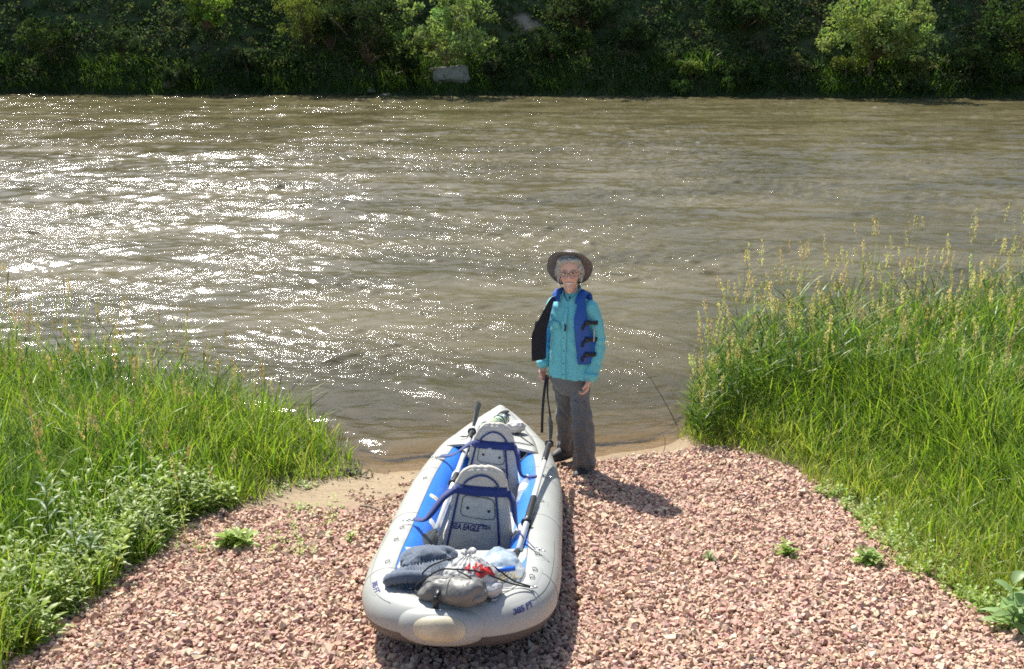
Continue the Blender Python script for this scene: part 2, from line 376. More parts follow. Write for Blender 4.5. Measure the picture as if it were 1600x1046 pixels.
gl = t.nodes.new('ShaderNodeBsdfGlossy'); gl.inputs['Roughness'].default_value = 0.075; L(b2.outputs[0], gl.inputs['Normal'])
fr = t.nodes.new('ShaderNodeFresnel'); fr.inputs[0].default_value = 1.33; L(b2.outputs[0], fr.inputs['Normal'])
shal = t.nodes.new('ShaderNodeMixShader'); L(fr.outputs[0], shal.inputs[0]); L(tr.outputs[0], shal.inputs[1]); L(gl.outputs[0], shal.inputs[2])
mxw = t.nodes.new('ShaderNodeMixShader'); L(sep.outputs['Red'], mxw.inputs[0]); L(shal.outputs[0], mxw.inputs[1]); L(b.outputs[0], mxw.inputs[2])
L(mxw.outputs[0], t.nodes['Material Output'].inputs['Surface'])
tag(np_mesh('river_water', np.stack([X, Y, Zw], -1).reshape(-1, 3), Fq, mw, Cw, smooth=True), kind='structure')

# ------------------------------------------------------------------ gravel
def ico():
    p = (1 + 5 ** .5) / 2
    V = np.array([(-1, p, 0), (1, p, 0), (-1, -p, 0), (1, -p, 0), (0, -1, p), (0, 1, p), (0, -1, -p), (0, 1, -p), (p, 0, -1), (p, 0, 1), (-p, 0, -1), (-p, 0, 1)], float)
    V /= np.linalg.norm(V[0])
    F = np.array([(0, 11, 5), (0, 5, 1), (0, 1, 7), (0, 7, 10), (0, 10, 11), (1, 5, 9), (5, 11, 4), (11, 10, 2), (10, 7, 6), (7, 1, 8), (3, 9, 4), (3, 4, 2), (3, 2, 6), (3, 6, 8), (3, 8, 9), (4, 9, 5), (2, 4, 11), (6, 2, 10), (8, 6, 7), (9, 8, 1)])
    return V, F
def rotmats(n, rng):
    q = rng.normal(size=(n, 4)); q /= np.linalg.norm(q, axis=1)[:, None]; a, b_, c, d = q.T
    return np.stack([np.stack([1 - 2 * (c * c + d * d), 2 * (b_ * c - a * d), 2 * (b_ * d + a * c)], -1),
                     np.stack([2 * (b_ * c + a * d), 1 - 2 * (b_ * b_ + d * d), 2 * (c * d - a * b_)], -1),
                     np.stack([2 * (b_ * d - a * c), 2 * (c * d + a * b_), 1 - 2 * (b_ * b_ + c * c)], -1)], 1)
def tilted(n, rng):
    a = rng.uniform(0, 6.283, n); tx = rng.normal(0, .45, n); ty = rng.normal(0, .45, n); z = np.zeros(n); o = np.ones(n)
    Rz = np.stack([np.stack([np.cos(a), -np.sin(a), z], -1), np.stack([np.sin(a), np.cos(a), z], -1), np.stack([z, z, o], -1)], 1)
    Rx_ = np.stack([np.stack([o, z, z], -1), np.stack([z, np.cos(tx), -np.sin(tx)], -1), np.stack([z, np.sin(tx), np.cos(tx)], -1)], 1)
    Ry_ = np.stack([np.stack([np.cos(ty), z, np.sin(ty)], -1), np.stack([z, o, z], -1), np.stack([-np.sin(ty), z, np.cos(ty)], -1)], 1)
    return Rx_ @ Ry_ @ Rz
def stones(P, size, cols, rng, flat=False):
    V0, F0 = ico(); n = len(P)
    V = V0[None] * (1 + rng.uniform(-.30, .22, (n, 12, 1))) + rng.uniform(-.16, .16, (n, 12, 3))
    V = np.clip(V, -0.82, 0.82)                                 # flat cut faces
    sc = np.stack([np.ones(n) * 1.15, rng.uniform(.65, 1.0, n), rng.uniform(.45, .8, n)], -1)
    V = V * (sc * size[:, None])[:, None]
    V = np.einsum('nij,nkj->nki', rotmats(n, rng) if not flat else tilted(n, rng), V) + P[:, None]
    F = F0[None] + (np.arange(n) * 12)[:, None, None]
    return V.reshape(-1, 3), F.reshape(-1, 3), np.repeat(cols, 12, 0)
pal = np.array([1.02, 1.06, .96]) * np.array([(.50, .31, .25), (.56, .40, .30), (.47, .28, .24), (.60, .47, .37), (.42, .24, .22), (.55, .37, .31), (.36, .22, .21), (.62, .50, .42), (.50, .36, .25), (.30, .17, .15), (.58, .43, .36), (.40, .31, .28)])
pw_ = np.array([.15, .14, .12, .10, .10, .12, .07, .05, .06, .03, .04, .02])
N = 128000
px = RNG.uniform(-3.0, 3.1, N); py = RNG.uniform(2.3, 7.5, N)
e = 0.10 * fbm(px * 3, py * 3, 3, 55)
inside = (px > xL(py) - 0.12 + e) & (px < xR(py) + 0.05 + e) & (py < yS(px) - 0.14 + e) & (py < 7.26 + .14 * px + e)
dens = np.ones(N)
dz = np.clip((py - 5.95 + e * 1.5) * 5, 0, 1) * np.clip((-0.30 - px) * 8, 0, 1)
patch = np.clip((fbm(px * 2.2, py * 3.5, 3, 57) + 0.02) * 3.0, 0, 0.5)
dens = dens * (1 - dz) + dz * patch
dens *= np.clip(0.25 + (yS(px) - py - .1) * 2.6, 0, 1)
keep = inside & (RNG.random(N) < dens); px, py = px[keep], py[keep]; n = len(px)
size = np.exp(RNG.normal(math.log(0.0122), 0.27, n)); size = np.clip(size, .006, .034) * np.where((py > 6) & (px < -.3), .75, 1)
pz = terr(px, py) + RNG.uniform(-.006, .020, n) + size * .25
col = pal[RNG.choice(len(pal), n, p=pw_)] * RNG.uniform(.86, 1.14, (n, 1)) * np.clip(1 + RNG.normal(0, .05, (n, 3)), .8, 1.2)
def chips(P, size, cols, rng):
    n = len(P); B = np.array([(x_, y_, z_) for x_ in (-1, 1) for y_ in (-1, 1) for z_ in (-1, 1)], float) * .72
    Fc = np.array([(0, 1, 3, 2), (4, 6, 7, 5), (0, 4, 5, 1), (2, 3, 7, 6), (0, 2, 6, 4), (1, 5, 7, 3)])
    F3 = np.concatenate([Fc[:, [0, 1, 2]], Fc[:, [0, 2, 3]]])
    V = B[None] + rng.uniform(-.42, .42, (n, 8, 3)); V[:, 1::2, :2] *= rng.uniform(.45, 1.0, (n, 1, 1))
    V *= (np.stack([rng.uniform(1.0, 1.45, n), rng.uniform(.7, 1.05, n), rng.uniform(.45, .8, n)], -1) * size[:, None])[:, None]
    V = np.einsum('nij,nkj->nki', tilted(n, rng), V) + P[:, None]
    return V.reshape(-1, 3), (F3[None] + (np.arange(n) * 8)[:, None, None]).reshape(-1, 3), np.repeat(cols, 8, 0)
Vg, Fg, Cc = chips(np.stack([px, py, pz], -1), size, np.clip((col * .72 + np.array([.52, .375, .30]) * .28) * np.array([1.0, .97, .95]), 0, .85), RNG)
tag(np_mesh('gravel', Vg, Fg, M_stone, Cc), 'crushed pink and tan stone gravel covering the boat ramp', 'gravel', kind='stuff')

# ------------------------------------------------------------------ grass
def blades(P, Hh, W, lean_dir, lean, bend, col, nseg=4, tipcol=None, rng=RNG):
    """ribbons: base P (n,3), height, width, lean direction (angle), lean amount, bend; returns V, F, C"""
    n = len(P); T = np.linspace(0, 1, nseg + 1)
    dx, dy = np.cos(lean_dir), np.sin(lean_dir)
    side = lean_dir + math.pi / 2 + rng.uniform(-1.1, 1.1, n); sx, sy = np.cos(side), np.sin(side)
    V = np.zeros((n, nseg + 1, 2, 3)); C = np.zeros((n, nseg + 1, 2, 3))
    for j, tt in enumerate(T):
        out = Hh * (lean * tt + bend * tt * tt); up = Hh * (tt - 0.42 * np.abs(bend) * tt ** 3)
        c = P + np.stack([dx * out, dy * out, up], -1)
        wj = W * (0.55 + 0.9 * tt) * (1 - tt) ** 0.55 if tt < 1 else W * 0.04
        wj = np.asarray(wj) * np.ones(n)
        o = np.stack([sx * wj / 2, sy * wj / 2, np.zeros(n)], -1)
        V[:, j, 0] = c - o; V[:, j, 1] = c + o
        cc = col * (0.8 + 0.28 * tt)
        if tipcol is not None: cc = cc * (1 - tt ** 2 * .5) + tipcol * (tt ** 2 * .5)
        C[:, j, 0] = C[:, j, 1] = cc
    k = 2 * (nseg + 1); base = (np.arange(n) * k)[:, None, None]
    f = np.array([[2 * j, 2 * j + 1, 2 * j + 3, 2 * j + 2] for j in range(nseg)])[None]
    return V.reshape(-1, 3), (f + base).reshape(-1, 4), C.reshape(-1, 3)
def join(parts):
    V, F, C = [], [], []; b = 0
    for v, f, c in parts: V.append(v); F.append(f + b); C.append(c); b += len(v)
    return np.concatenate(V), np.concatenate(F), np.concatenate(C)
G = dict(bright=np.array((.25, .35, .05)), mid=np.array((.15, .25, .035)), deep=np.array((.05, .115, .022)), yel=np.array((.36, .38, .10)), straw=np.array((.40, .33, .18)), blue=np.array((.09, .17, .06)))
def gcol(n, w, rng=RNG):
    ks = list(w); p = np.array([w[k] for k in ks], float); p /= p.sum()
    c = np.array([G[k] for k in ks])[rng.choice(len(ks), n, p=p)]
    return c * rng.uniform(.75, 1.25, (n, 1))
def clump_scatter(n, x0, x1, y0, y1, r, per, rng):
    m = max(1, n // per); cx = rng.uniform(x0, x1, m); cy = rng.uniform(y0, y1, m); i = rng.integers(0, m, n)
    a = rng.uniform(0, 6.28, n); rr = r * np.sqrt(rng.random(n)) * rng.uniform(.4, 1.3, m)[i]
    return cx[i] + rr * np.cos(a), cy[i] + rr * np.sin(a), a, rr / r, i, m
def panicles(P, Dr, Ln, col, per, rng, wid=0.018):
    """seed heads: tiny slivers round the top of a stem. P tips, Dr (n,3) directions, Ln lengths"""
    n = len(P); t_ = rng.random((n, per)); ang = rng.uniform(0, 6.28, (n, per)); rad = wid * np.sin(math.pi * (0.12 + .8 * t_)) * rng.uniform(.2, 1.1, (n, per)) * (Ln / .16)[:, None]
    c = P[:, None] - Dr[:, None] * (t_ * Ln[:, None])[..., None] + np.stack([rad * np.cos(ang), rad * np.sin(ang), np.zeros_like(rad)], -1)
    c = c.reshape(-1, 3); m = len(c); s = rng.uniform(.0045, .009, m); ax = rng.normal(size=(m, 3)); ax[:, 2] = np.abs(ax[:, 2]) + 1.2; ax /= np.linalg.norm(ax, axis=1)[:, None]
    bx = np.cross(ax, rng.normal(size=(m, 3))); bx /= np.linalg.norm(bx, axis=1)[:, None]
    V = np.stack([c - ax * s[:, None] * 1.5, c + bx * s[:, None] * .5, c + ax * s[:, None] * 1.5, c - bx * s[:, None] * .5], 1)
    F = np.arange(m * 4).reshape(m, 4); C = np.repeat(np.repeat(col, per, 0) * rng.uniform(.8, 1.25, (m, 1)), 4, 0)
    return V.reshape(-1, 3), F, C
def reeds(P, Hh, rng, seed_frac=.7, leafw=.012, colw=None, leaves=6, headcol=(.40, .33, .19)):
    """upright stems with arching leaves and a seed head"""
    n = len(P); parts = []; ld = rng.uniform(0, 6.28, n); ln = rng.uniform(.02, .16, n); bd = rng.uniform(-.02, .10, n)
    sc = gcol(n, dict(mid=2, deep=1, yel=1), rng)
    parts.append(blades(P, Hh, np.full(n, .0042), ld, ln, bd, sc, 4, rng=rng))
    for k in range(leaves):
        tt = rng.uniform(.12, .80, n); out = Hh * (ln * tt + bd * tt * tt); up = Hh * (tt - .42 * np.abs(bd) * tt ** 3)
        B = P + np.stack([np.cos(ld) * out, np.sin(ld) * out, up], -1)
        hl = rng.uniform(.13, .30, n) * np.clip(Hh, .5, 1.2); a = rng.uniform(0, 6.28, n)
        parts.append(blades(B, hl, leafw * rng.uniform(.7, 1.3, n), a, rng.uniform(.4, .9, n), rng.uniform(.1, .9, n), gcol(n, colw or dict(bright=2, mid=3, deep=2), rng), 4, rng=rng))
    m = rng.random(n) < seed_frac; k = m.sum()
    if k:
        out = Hh * (ln + bd); up = Hh * (1 - .42 * np.abs(bd)); tip = (P + np.stack([np.cos(ld) * out, np.sin(ld) * out, up], -1))[m]
        dr = np.stack([np.cos(ld) * (ln + 2 * bd), np.sin(ld) * (ln + 2 * bd), np.ones(n)], -1)[m]; dr /= np.linalg.norm(dr, axis=1)[:, None]
        hc = np.array(headcol) * rng.uniform(.7, 1.3, (k, 1)) * (1 + rng.normal(0, .08, (k, 3)))
        parts.append(panicles(tip + dr * .02, dr, rng.uniform(.10, .20, k), hc, 46, rng))
    return join(parts)

def on(x, y): return np.stack([x, y, terr(x, y) - .01], -1)
# --- left bank
rg = np.random.default_rng(101)
parts = []
x, y, a, rr, ci, m = clump_scatter(56000, -7.0, -0.9, 3.2, 10.0, .20, 28, rg)
d_edge = xL(np.minimum(y, 7.4)) - x; d_sh = yS(x) - y
ok = (d_edge > -.02 + .08 * vnoise(x * 4, y * 4, 9)) & (d_sh > -.02) & (x > -.62 * y - 0.6)
x, y, a, rr, ci, d_edge, d_sh = [q[ok] for q in (x, y, a, rr, ci, d_edge, d_sh)]; n = len(x)
hmax = np.interp(x, [-3.4, -2.6, -2.0, -1.5, -1.2, -1.0], [.54, .52, .46, .34, .24, .14]) * np.interp(d_edge, [0, .25, .8], [.42, .72, 1])
hh = hmax * rg.uniform(.55, 1.25, n) * (1 + .25 * vnoise(x * 1.6, y * 1.6, 14)); 
tint = (fbm(x * 1.1, y * 1.1, 3, 66) > 0)
c = np.where(tint[:, None], gcol(n, dict(bright=4, yel=2, mid=3), rg), gcol(n, dict(mid=4, deep=3, bright=2, straw=.35), rg))
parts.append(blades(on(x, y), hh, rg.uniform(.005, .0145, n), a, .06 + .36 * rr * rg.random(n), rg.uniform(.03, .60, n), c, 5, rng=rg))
# dry thatch near the base
k = rg.random(n) < .10; parts.append(blades(on(x[k], y[k]), hh[k] * .45, np.full(k.sum(), .004), a[k] + 2, rg.uniform(.5, 1.2, k.sum()), rg.uniform(.2, .8, k.sum()), gcol(k.sum(), dict(straw=3, yel=1), rg), 3, rng=rg))
tag(np_mesh('tall_grass', *join(parts)[:2], M_grass, join(parts)[2]), 'bright green knee high grass on the bank left of the kayak', 'grass', kind='stuff')
# reeds with seed heads at the back of the left bank
n = 380; x = rg.uniform(-5.6, -1.75, n); y = yS(x) - rg.uniform(.0, 1.0, n) ** 1.5 * 3.0; ok = x > -.62 * y - .3; x, y = x[ok], y[ok]; n = len(x)
hh = np.interp(x, [-4.6, -3, -2.4, -1.9], [1.05, 1.0, .9, .6]) * rg.uniform(.55, 1.12, n)
V, F, C = reeds(on(x, y), hh, rg, .6, .009, leaves=4, headcol=(.42, .32, .22))
tag(np_mesh('seeding_grass', V, F, M_grass, C), 'tall thin grass stems with brownish seed heads on the left bank', 'grass', kind='stuff')

# --- right bank
rg = np.random.default_rng(202); parts = []
x, y, a, rr, ci, m = clump_scatter(95000, 1.1, 7.2, 3.3, 10.6, .20, 26, rg)
xe = np.where(y > 8.0, np.interp(y, [8.0, 8.4, 9.1, 9.7, 10.6], [1.32, 1.5, 1.9, 2.6, 6]), xR(np.minimum(y, 8.0)))
d_edge = x - xe; d_sh = yS(x) - y
ok = (d_edge > -.02 + .10 * vnoise(x * 4, y * 4, 19)) & (d_sh > -.05) & (x < .60 * y + .6)
x, y, a, rr, ci, d_edge, d_sh = [q[ok] for q in (x, y, a, rr, ci, d_edge, d_sh)]; n = len(x)
hmax = np.interp(d_edge, [0, .25, .7, 1.3, 2.4], [.12, .24, .42, .62, .72])
hh = hmax * rg.uniform(.5, 1.25, n) * (1 + .22 * vnoise(x * 1.5, y * 1.5, 24))
lowc = gcol(n, dict(bright=3, yel=4, mid=1.2, straw=.5), rg); hic = gcol(n, dict(bright=4, mid=3.5, deep=1.6, yel=1.2), rg)
f = (np.clip(d_edge / .9 + .3 * vnoise(x * 2, y * 2, 25), 0, 1) > rg.random(n))[:, None]
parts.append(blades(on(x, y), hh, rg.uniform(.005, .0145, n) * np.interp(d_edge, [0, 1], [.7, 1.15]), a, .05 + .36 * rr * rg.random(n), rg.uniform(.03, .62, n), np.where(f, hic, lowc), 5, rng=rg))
k = rg.random(n) < .12; parts.append(blades(on(x[k], y[k]), hh[k] * .4, np.full(k.sum(), .004), a[k] + 2, rg.uniform(.5, 1.2, k.sum()), rg.uniform(.2, .8, k.sum()), gcol(k.sum(), dict(straw=2, yel=1), rg), 3, rng=rg))
J = join(parts)
tag(np_mesh('tall_grass', J[0], J[1], M_grass, J[2]), 'dense bright green grass sloping up from the gravel on the right bank', 'grass', kind='stuff')
# reed canary grass, dark stand at the water and tall seeding stems behind
n = 1500; x = rg.uniform(1.45, 6.6, n); y = yS(x) - rg.uniform(.0, 1.0, n) ** 1 * np.interp(x, [1.4, 2.2, 4], [.5, 1.3, 3.2])
ok = (x < .60 * y + .4); x, y = x[ok], y[ok]; n = len(x)
hh = np.interp(x, [1.45, 1.8, 2.4, 4], [.48, .72, .92, 1.0]) * rg.uniform(.6, 1.1, n)
V, F, C = reeds(on(x, y), hh, rg, .16, .015, dict(bright=2, mid=3, deep=3, blue=1), 7, headcol=(.42, .34, .2))
tag(np_mesh('reed_grass', V, F, M_grass, C), 'broad leaved dark green reed grass standing at the water edge right of the person', 'reeds', kind='stuff')
n = 600; x = rg.uniform(1.5, 6.4, n); y = yS(x) - rg.uniform(0, 1.0, n) ** 1.3 * np.interp(x, [1.4, 2.2, 3, 4], [.4, 1.3, 3.0, 4.6])
ok = (x < .60 * y + .4); x, y = x[ok], y[ok]; n = len(x)
hh = np.interp(x, [1.5, 1.8, 2.4, 4], [.85, 1.1, 1.35, 1.5]) * rg.uniform(.5, 1.05, n)
V, F, C = reeds(on(x, y), hh, rg, .95, .008, leaves=2, headcol=(.52, .44, .29))
tag(np_mesh('seeding_grass', V, F, M_grass, C), 'very tall grass stems with pale straw coloured seed heads on the right bank', 'grass', kind='stuff')

# --- leafy weeds
def leaves_np(P, D, Ln, W, col, rng, droop=.3):
    """lanceolate leaves: base P, direction D, length, width; folded along the midrib"""
    n = len(P); D = D / np.linalg.norm(D, axis=1)[:, None]; up = np.tile(np.array([0, 0, 1.]), (n, 1)); S = np.cross(D, up); S /= (np.linalg.norm(S, axis=1)[:, None] + 1e-6)
    prof = [(0, .10), (.22, .75), (.5, 1.0), (.78, .6), (1, .02)]; V = np.zeros((n, 5, 3, 3))
    for j, (tt, wj) in enumerate(prof):
        c = P + D * (Ln * tt)[:, None]; c[:, 2] -= droop * Ln * tt * tt
        o = S * (W * wj / 2)[:, None]; lift = np.zeros((n, 3)); lift[:, 2] = W * wj * .18
        V[:, j, 0] = c - o + lift; V[:, j, 1] = c; V[:, j, 2] = c + o + lift
    f = []
    for j in range(4):
        f += [(3 * j, 3 * j + 1, 3 * j + 4, 3 * j + 3), (3 * j + 1, 3 * j + 2, 3 * j + 5, 3 * j + 4)]
    F = np.array(f)[None] + (np.arange(n) * 15)[:, None, None]
    return V.reshape(-1, 3), F.reshape(-1, 4), np.repeat(col, 15, 0)
def weed_leaves(base, h, nlv, ln, wd, col, rng, lean=(0, 0)):
    k = nlv; tt = np.linspace(.18, 1, k); a = np.arange(k) * 2.4 + rng.uniform(0, .6, k)
    P = np.stack([base[0] + lean[0] * tt * h, base[1] + lean[1] * tt * h, base[2] + h * tt], -1)
    el = .25 + .75 * tt ** 2; D = np.stack([np.cos(a), np.sin(a), el], -1)
    Ln = ln * (1 - .35 * tt ** 3) * rng.uniform(.8, 1.15, k)
    return leaves_np(P, D, Ln, wd * rng.uniform(.8, 1.2, k), col * rng.uniform(.8, 1.2, (k, 1)), rng)
def weed(name, base, h, nlv, ln, wd, col, seed, label, stems=1):
    rng = np.random.default_rng(seed); root = empty(name, Matrix.Translation(base)); tag(root, label, 'plant')
    mb = MB(); parts = []
    for s in range(stems):
        lean = rng.normal(0, .10, 2) * (1 if stems == 1 else 2.6); hs = h * (1 if s == 0 else rng.uniform(.6, .95)); off = rng.normal(0, .015, 2)
        tube(mb, [(off[0] + lean[0] * hs * q, off[1] + lean[1] * hs * q, hs * q) for q in (0, .33, .66, 1)], [.004, .0035, .003, .0015], 6)
        parts.append(weed_leaves((off[0], off[1], 0), hs, nlv, ln, wd, np.array(col), rng, lean))
    mb.build('stem', M_stem, root); J = join(parts); np_mesh('foliage', J[0], J[1], M_leaf, J[2], smooth=True, parent=root)
    return root
M_stem = mat('plant_stem', (.10, .17, .04), 0.5)
def gp(x, y): return (x, y, float(terr(x, y)) - .005)
weed('narrow_leaf_weed', gp(-2.55, 5.05), .52, 26, .14, .020, (.17, .25, .12), 1, 'tallest upright weed with narrow silvery green leaves at the left grass edge')
weed('narrow_leaf_weed', gp(-2.28, 4.85), .40, 22, .13, .022, (.16, .24, .10), 2, 'narrow leaved weed just right of the tallest silvery weed, near the gravel', 2)
weed('narrow_leaf_weed', gp(-2.72, 4.35), .42, 22, .15, .024, (.14, .24, .07), 3, 'bushy narrow leaved weed low in the left foreground grass', 3)
weed('broad_leaf_weed', gp(2.34, 4.20), .26, 9, .14, .058, (.24, .36, .15), 4, 'broad leaved pale green weed at the right end of the gravel', 3)
weed('low_weed', gp(-1.62, 5.35), .11, 14, .12, .035, (.32, .42, .10), 5, 'low sprawling yellow green weed in the gravel beside the left grass', 6)
weed('low_weed', gp(1.58, 5.22), .08, 8, .08, .026, (.28, .38, .09), 6, 'sprawling weed growing alone out of the gravel on the right', 5)
weed('seedling', gp(-.95, 5.45), .07, 6, .06, .022, (.30, .40, .08), 7, 'tiny bright green seedling in the gravel left of the kayak', 2)
weed('seedling', gp(1.15, 5.12), .06, 6, .05, .018, (.15, .24, .06), 8, 'tiny dark green seedling in gravel between kayak and the right hand weed', 2)
weed('low_weed', gp(1.98, 5.05), .09, 12, .09, .026, (.28, .38, .11), 9, 'leafy weed where the gravel meets the right hand grass', 5)
# undergrowth of small leaves among the left foreground grass and along the right edge
rg = np.random.default_rng(303); parts = []
for k in range(520):
    y = rg.uniform(3.4, 6.2); x = float(xL(y)) - abs(rg.normal(0, .36)) + .02
    if fbm(np.array([x * 1.9]), np.array([y * 1.9]), 2, 15)[0] < -.18: continue
    if x < -.6 * y - .4: continue
    hgt = rg.uniform(.14, .50) * np.interp(float(xL(y)) - x, [0, .3], [.45, 1])
    kind_ = rg.random(); colr = np.array([(.30, .38, .06), (.22, .31, .04), (.27, .36, .11)][rg.integers(3)])
    parts.append(weed_leaves(gp(x, y), hgt, 16, rg.uniform(.06, .13), rg.uniform(.010, .017) if kind_ < .65 else .028, colr, rg, rg.normal(0, .25, 2)))
for k in range(210):
    y = rg.uniform(4.2, 6.4); x = float(xR(y)) + abs(rg.normal(0, .22)) - .05
    parts.append(weed_leaves(gp(x, y), rg.uniform(.04, .13), 9, rg.uniform(.03, .06), .016, np.array((.26, .36, .08)), rg, rg.normal(0, .3, 2)))
for k in range(230):
    x = rg.uniform(-2.05, -1.0) - .1; y = rg.uniform(5.15, 6.7)
    if fbm(np.array([x * 2.5]), np.array([y * 2.5]), 2, 5)[0] < .05: continue
    parts.append(weed_leaves(gp(x, y), rg.uniform(.02, .06), 6, rg.uniform(.02, .05), .014, np.array((.32, .40, .11)), rg, rg.normal(0, .3, 2)))
J = join(parts); tag(np_mesh('leafy_undergrowth', J[0], J[1], M_leaf, J[2], smooth=True), 'low leafy green weeds mixed through the grass along the gravel edges', 'undergrowth', kind='stuff')

# --- sticks and roots on the shore
def stick(name, pts, r, label, cat='stick'):
    mb = MB(); P = [Vector((p[0], p[1], float(terr(p[0], p[1])) + p[2])) for p in pts]; tube(mb, catmull(P, 10), [r * (1 - .06 * i) for i in range(11)], 7)
    o = mb.build(name, M_bark); tag(o, label, cat)
stick('stick', [(-1.0, 6.15, .012), (-.9, 6.05, .03), (-.78, 5.92, .012)], .010, 'short dry stick lying on the sand left of the kayak')
stick('reed_stalk', [(1.42, 8.1, 0), (1.30, 8.2, .25), (1.15, 8.35, .5), (1.05, 8.5, .58)], .004, 'single bare stalk leaning over the water beside the right grass', 'stalk')
stick('twig', [(1.18, 7.4, 0), (1.20, 7.42, .10), (1.17, 7.45, .2)], .003, 'thin bare twig standing in the wet sand behind the gravel', 'twig')
mb = MB()
for k in range(26):
    x0 = -1.20 + random.gauss(0, .08); y0 = 7.0 + random.gauss(0, .06); z0 = float(terr(x0, y0)); a = random.uniform(0, 6.28); l = random.uniform(.05, .16)
    tube(mb, catmull([(x0, y0, z0 + random.uniform(0, .05)), (x0 + l * .5 * math.cos(a), y0 + l * .5 * math.sin(a), z0 + random.uniform(.01, .04)), (x0 + l * math.cos(a + .4), y0 + l * math.sin(a + .4), z0 + random.uniform(0, .05))], 5), [.006, .005, .0045, .004, .003, .002], 6)
tag(mb.build('root_tangle', mat('wet_roots', (.05, .038, .028), .7, var=.4, vscale=30)), 'dark tangle of washed out roots at the tip of the left grass', 'roots')
# debris: bark chips and straw on the sand
rg = np.random.default_rng(9); n = 150; x = rg.uniform(-2.0, -.3, n); y = rg.uniform(5.85, 7.2, n); s = rg.uniform(.004, .011, n)
V, F, C = stones(np.stack([x, y, terr(x, y) + .003], -1), s, np.array([(.10, .075, .05), (.16, .12, .08), (.22, .17, .12)])[rg.integers(0, 3, n)], rg)
tag(np_mesh('bark_debris', V, F, M_stone, C), 'dark bark crumbs and small stones scattered on the sand left of the kayak', 'debris', kind='stuff')

#PART2
# ------------------------------------------------------------------ far bank: scrub, trees, rocks
def hill_at(x, fy):
    y = far_y(x) + fy; return np.stack([x, y, terr(x, y)], -1)
def leafcloud(Cn, Rd, per, leaf, cols, rng, flat=.8, lean=0.5):
    """small leaf faces scattered round cluster centres; each one turned its own way"""
    n = len(Cn); k = np.repeat(np.arange(n), per); m = len(k)
    d = rng.normal(size=(m, 3)); d /= np.linalg.norm(d, axis=1)[:, None]; r = rng.random(m) ** .45
    c = Cn[k] + d * (Rd[k] * r)[:, None] * np.array([1, 1, flat])
    a = rng.normal(size=(m, 3)) + np.array([0, 0, -.3]); a /= np.linalg.norm(a, axis=1)[:, None]
    nn = rng.normal(size=(m, 3)) + d * lean + np.array([0, 0, .8]); b = np.cross(nn, a); b /= np.linalg.norm(b, axis=1)[:, None]
    s = leaf * rng.uniform(.6, 1.4, m)[:, None]
    V = np.stack([c - a * s, c + b * s * .42 + a * s * .1, c + a * s, c - b * s * .42 + a * s * .1], 1)
    F = np.arange(m * 4).reshape(m, 4); C = np.repeat(cols[k] * rng.uniform(.75, 1.25, (m, 1)), 4, 0)
    return V.reshape(-1, 3), F, C
def tree(name, x, fy, hgt, rx, rz, ncl, per, leaf, col, seed, label, trunk=.12, cat='tree', lean=0.0, sparse=1.0, crown_dy=-1.0):
    rng = np.random.default_rng(seed); b = hill_at(np.array([x]), fy)[0]; hgt = hgt - float(b[2]); root = empty(name, Matrix.Translation(b)); tag(root, label, cat)
    cc = np.array([lean, crown_dy, hgt])
    d = rng.normal(size=(ncl, 3)); d /= np.linalg.norm(d, axis=1)[:, None]; d[:, 2] = np.where(d[:, 2] < -.5, d[:, 2] * .6, d[:, 2])
    rr = (rng.random(ncl) ** .4) * (1 + .22 * np.sin(3 * np.arctan2(d[:, 1], d[:, 0]) + seed))
    Cn = cc + d * rr[:, None] * np.array([rx, rx * .8, rz]); Rd = rng.uniform(.28, .60, ncl) * (rx / 2.2) ** .6 * sparse
    cols = np.array(col) * rng.uniform(.75, 1.3, (ncl, 1)) * (1 + rng.normal(0, .06, (ncl, 3)))
    V, F, C = leafcloud(Cn, Rd, per, leaf, cols, rng); np_mesh('crown', V, F, M_farleaf, C, parent=root)
    mb = MB(); fork = Vector((lean * .4, crown_dy * .5, hgt - rz * .75)); P = catmull([(0, 0, -.3), (lean * .1 + .08, crown_dy * .2, fork.z * .5), fork], 6)
    tube(mb, P, [trunk * (1 - .08 * i) for i in range(7)], 8)
    for i in range(min(ncl, 14)):
        q = Vector(Cn[i * (ncl // min(ncl, 14))]); mid = fork.lerp(q, .5) + Vector((0, 0, .15)); tube(mb, catmull([fork, mid, q], 4), [trunk * .5, trunk * .38, trunk * .25, trunk * .15, trunk * .07], 6)
    mb.build('trunk', M_bark, root); return root
pxx = lambda px: (px - 800) / 32.0
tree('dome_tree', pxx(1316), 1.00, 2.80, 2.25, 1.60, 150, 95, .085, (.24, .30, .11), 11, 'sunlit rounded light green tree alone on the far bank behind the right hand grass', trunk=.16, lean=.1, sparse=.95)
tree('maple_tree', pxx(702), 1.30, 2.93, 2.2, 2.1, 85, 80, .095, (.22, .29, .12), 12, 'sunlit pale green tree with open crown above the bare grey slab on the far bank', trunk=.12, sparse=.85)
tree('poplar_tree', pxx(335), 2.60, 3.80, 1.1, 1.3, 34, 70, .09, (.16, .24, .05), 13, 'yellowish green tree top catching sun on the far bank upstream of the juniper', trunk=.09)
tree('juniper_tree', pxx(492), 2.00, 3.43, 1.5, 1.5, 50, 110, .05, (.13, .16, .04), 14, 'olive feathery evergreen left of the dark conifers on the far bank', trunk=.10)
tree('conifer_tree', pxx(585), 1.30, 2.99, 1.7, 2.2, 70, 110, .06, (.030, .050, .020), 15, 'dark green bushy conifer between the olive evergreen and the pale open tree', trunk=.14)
tree('conifer_tree', pxx(525), 2.20, 3.28, 1.3, 2.0, 55, 100, .06, (.035, .055, .022), 16, 'dark conifer directly behind the olive feathery evergreen', trunk=.12)
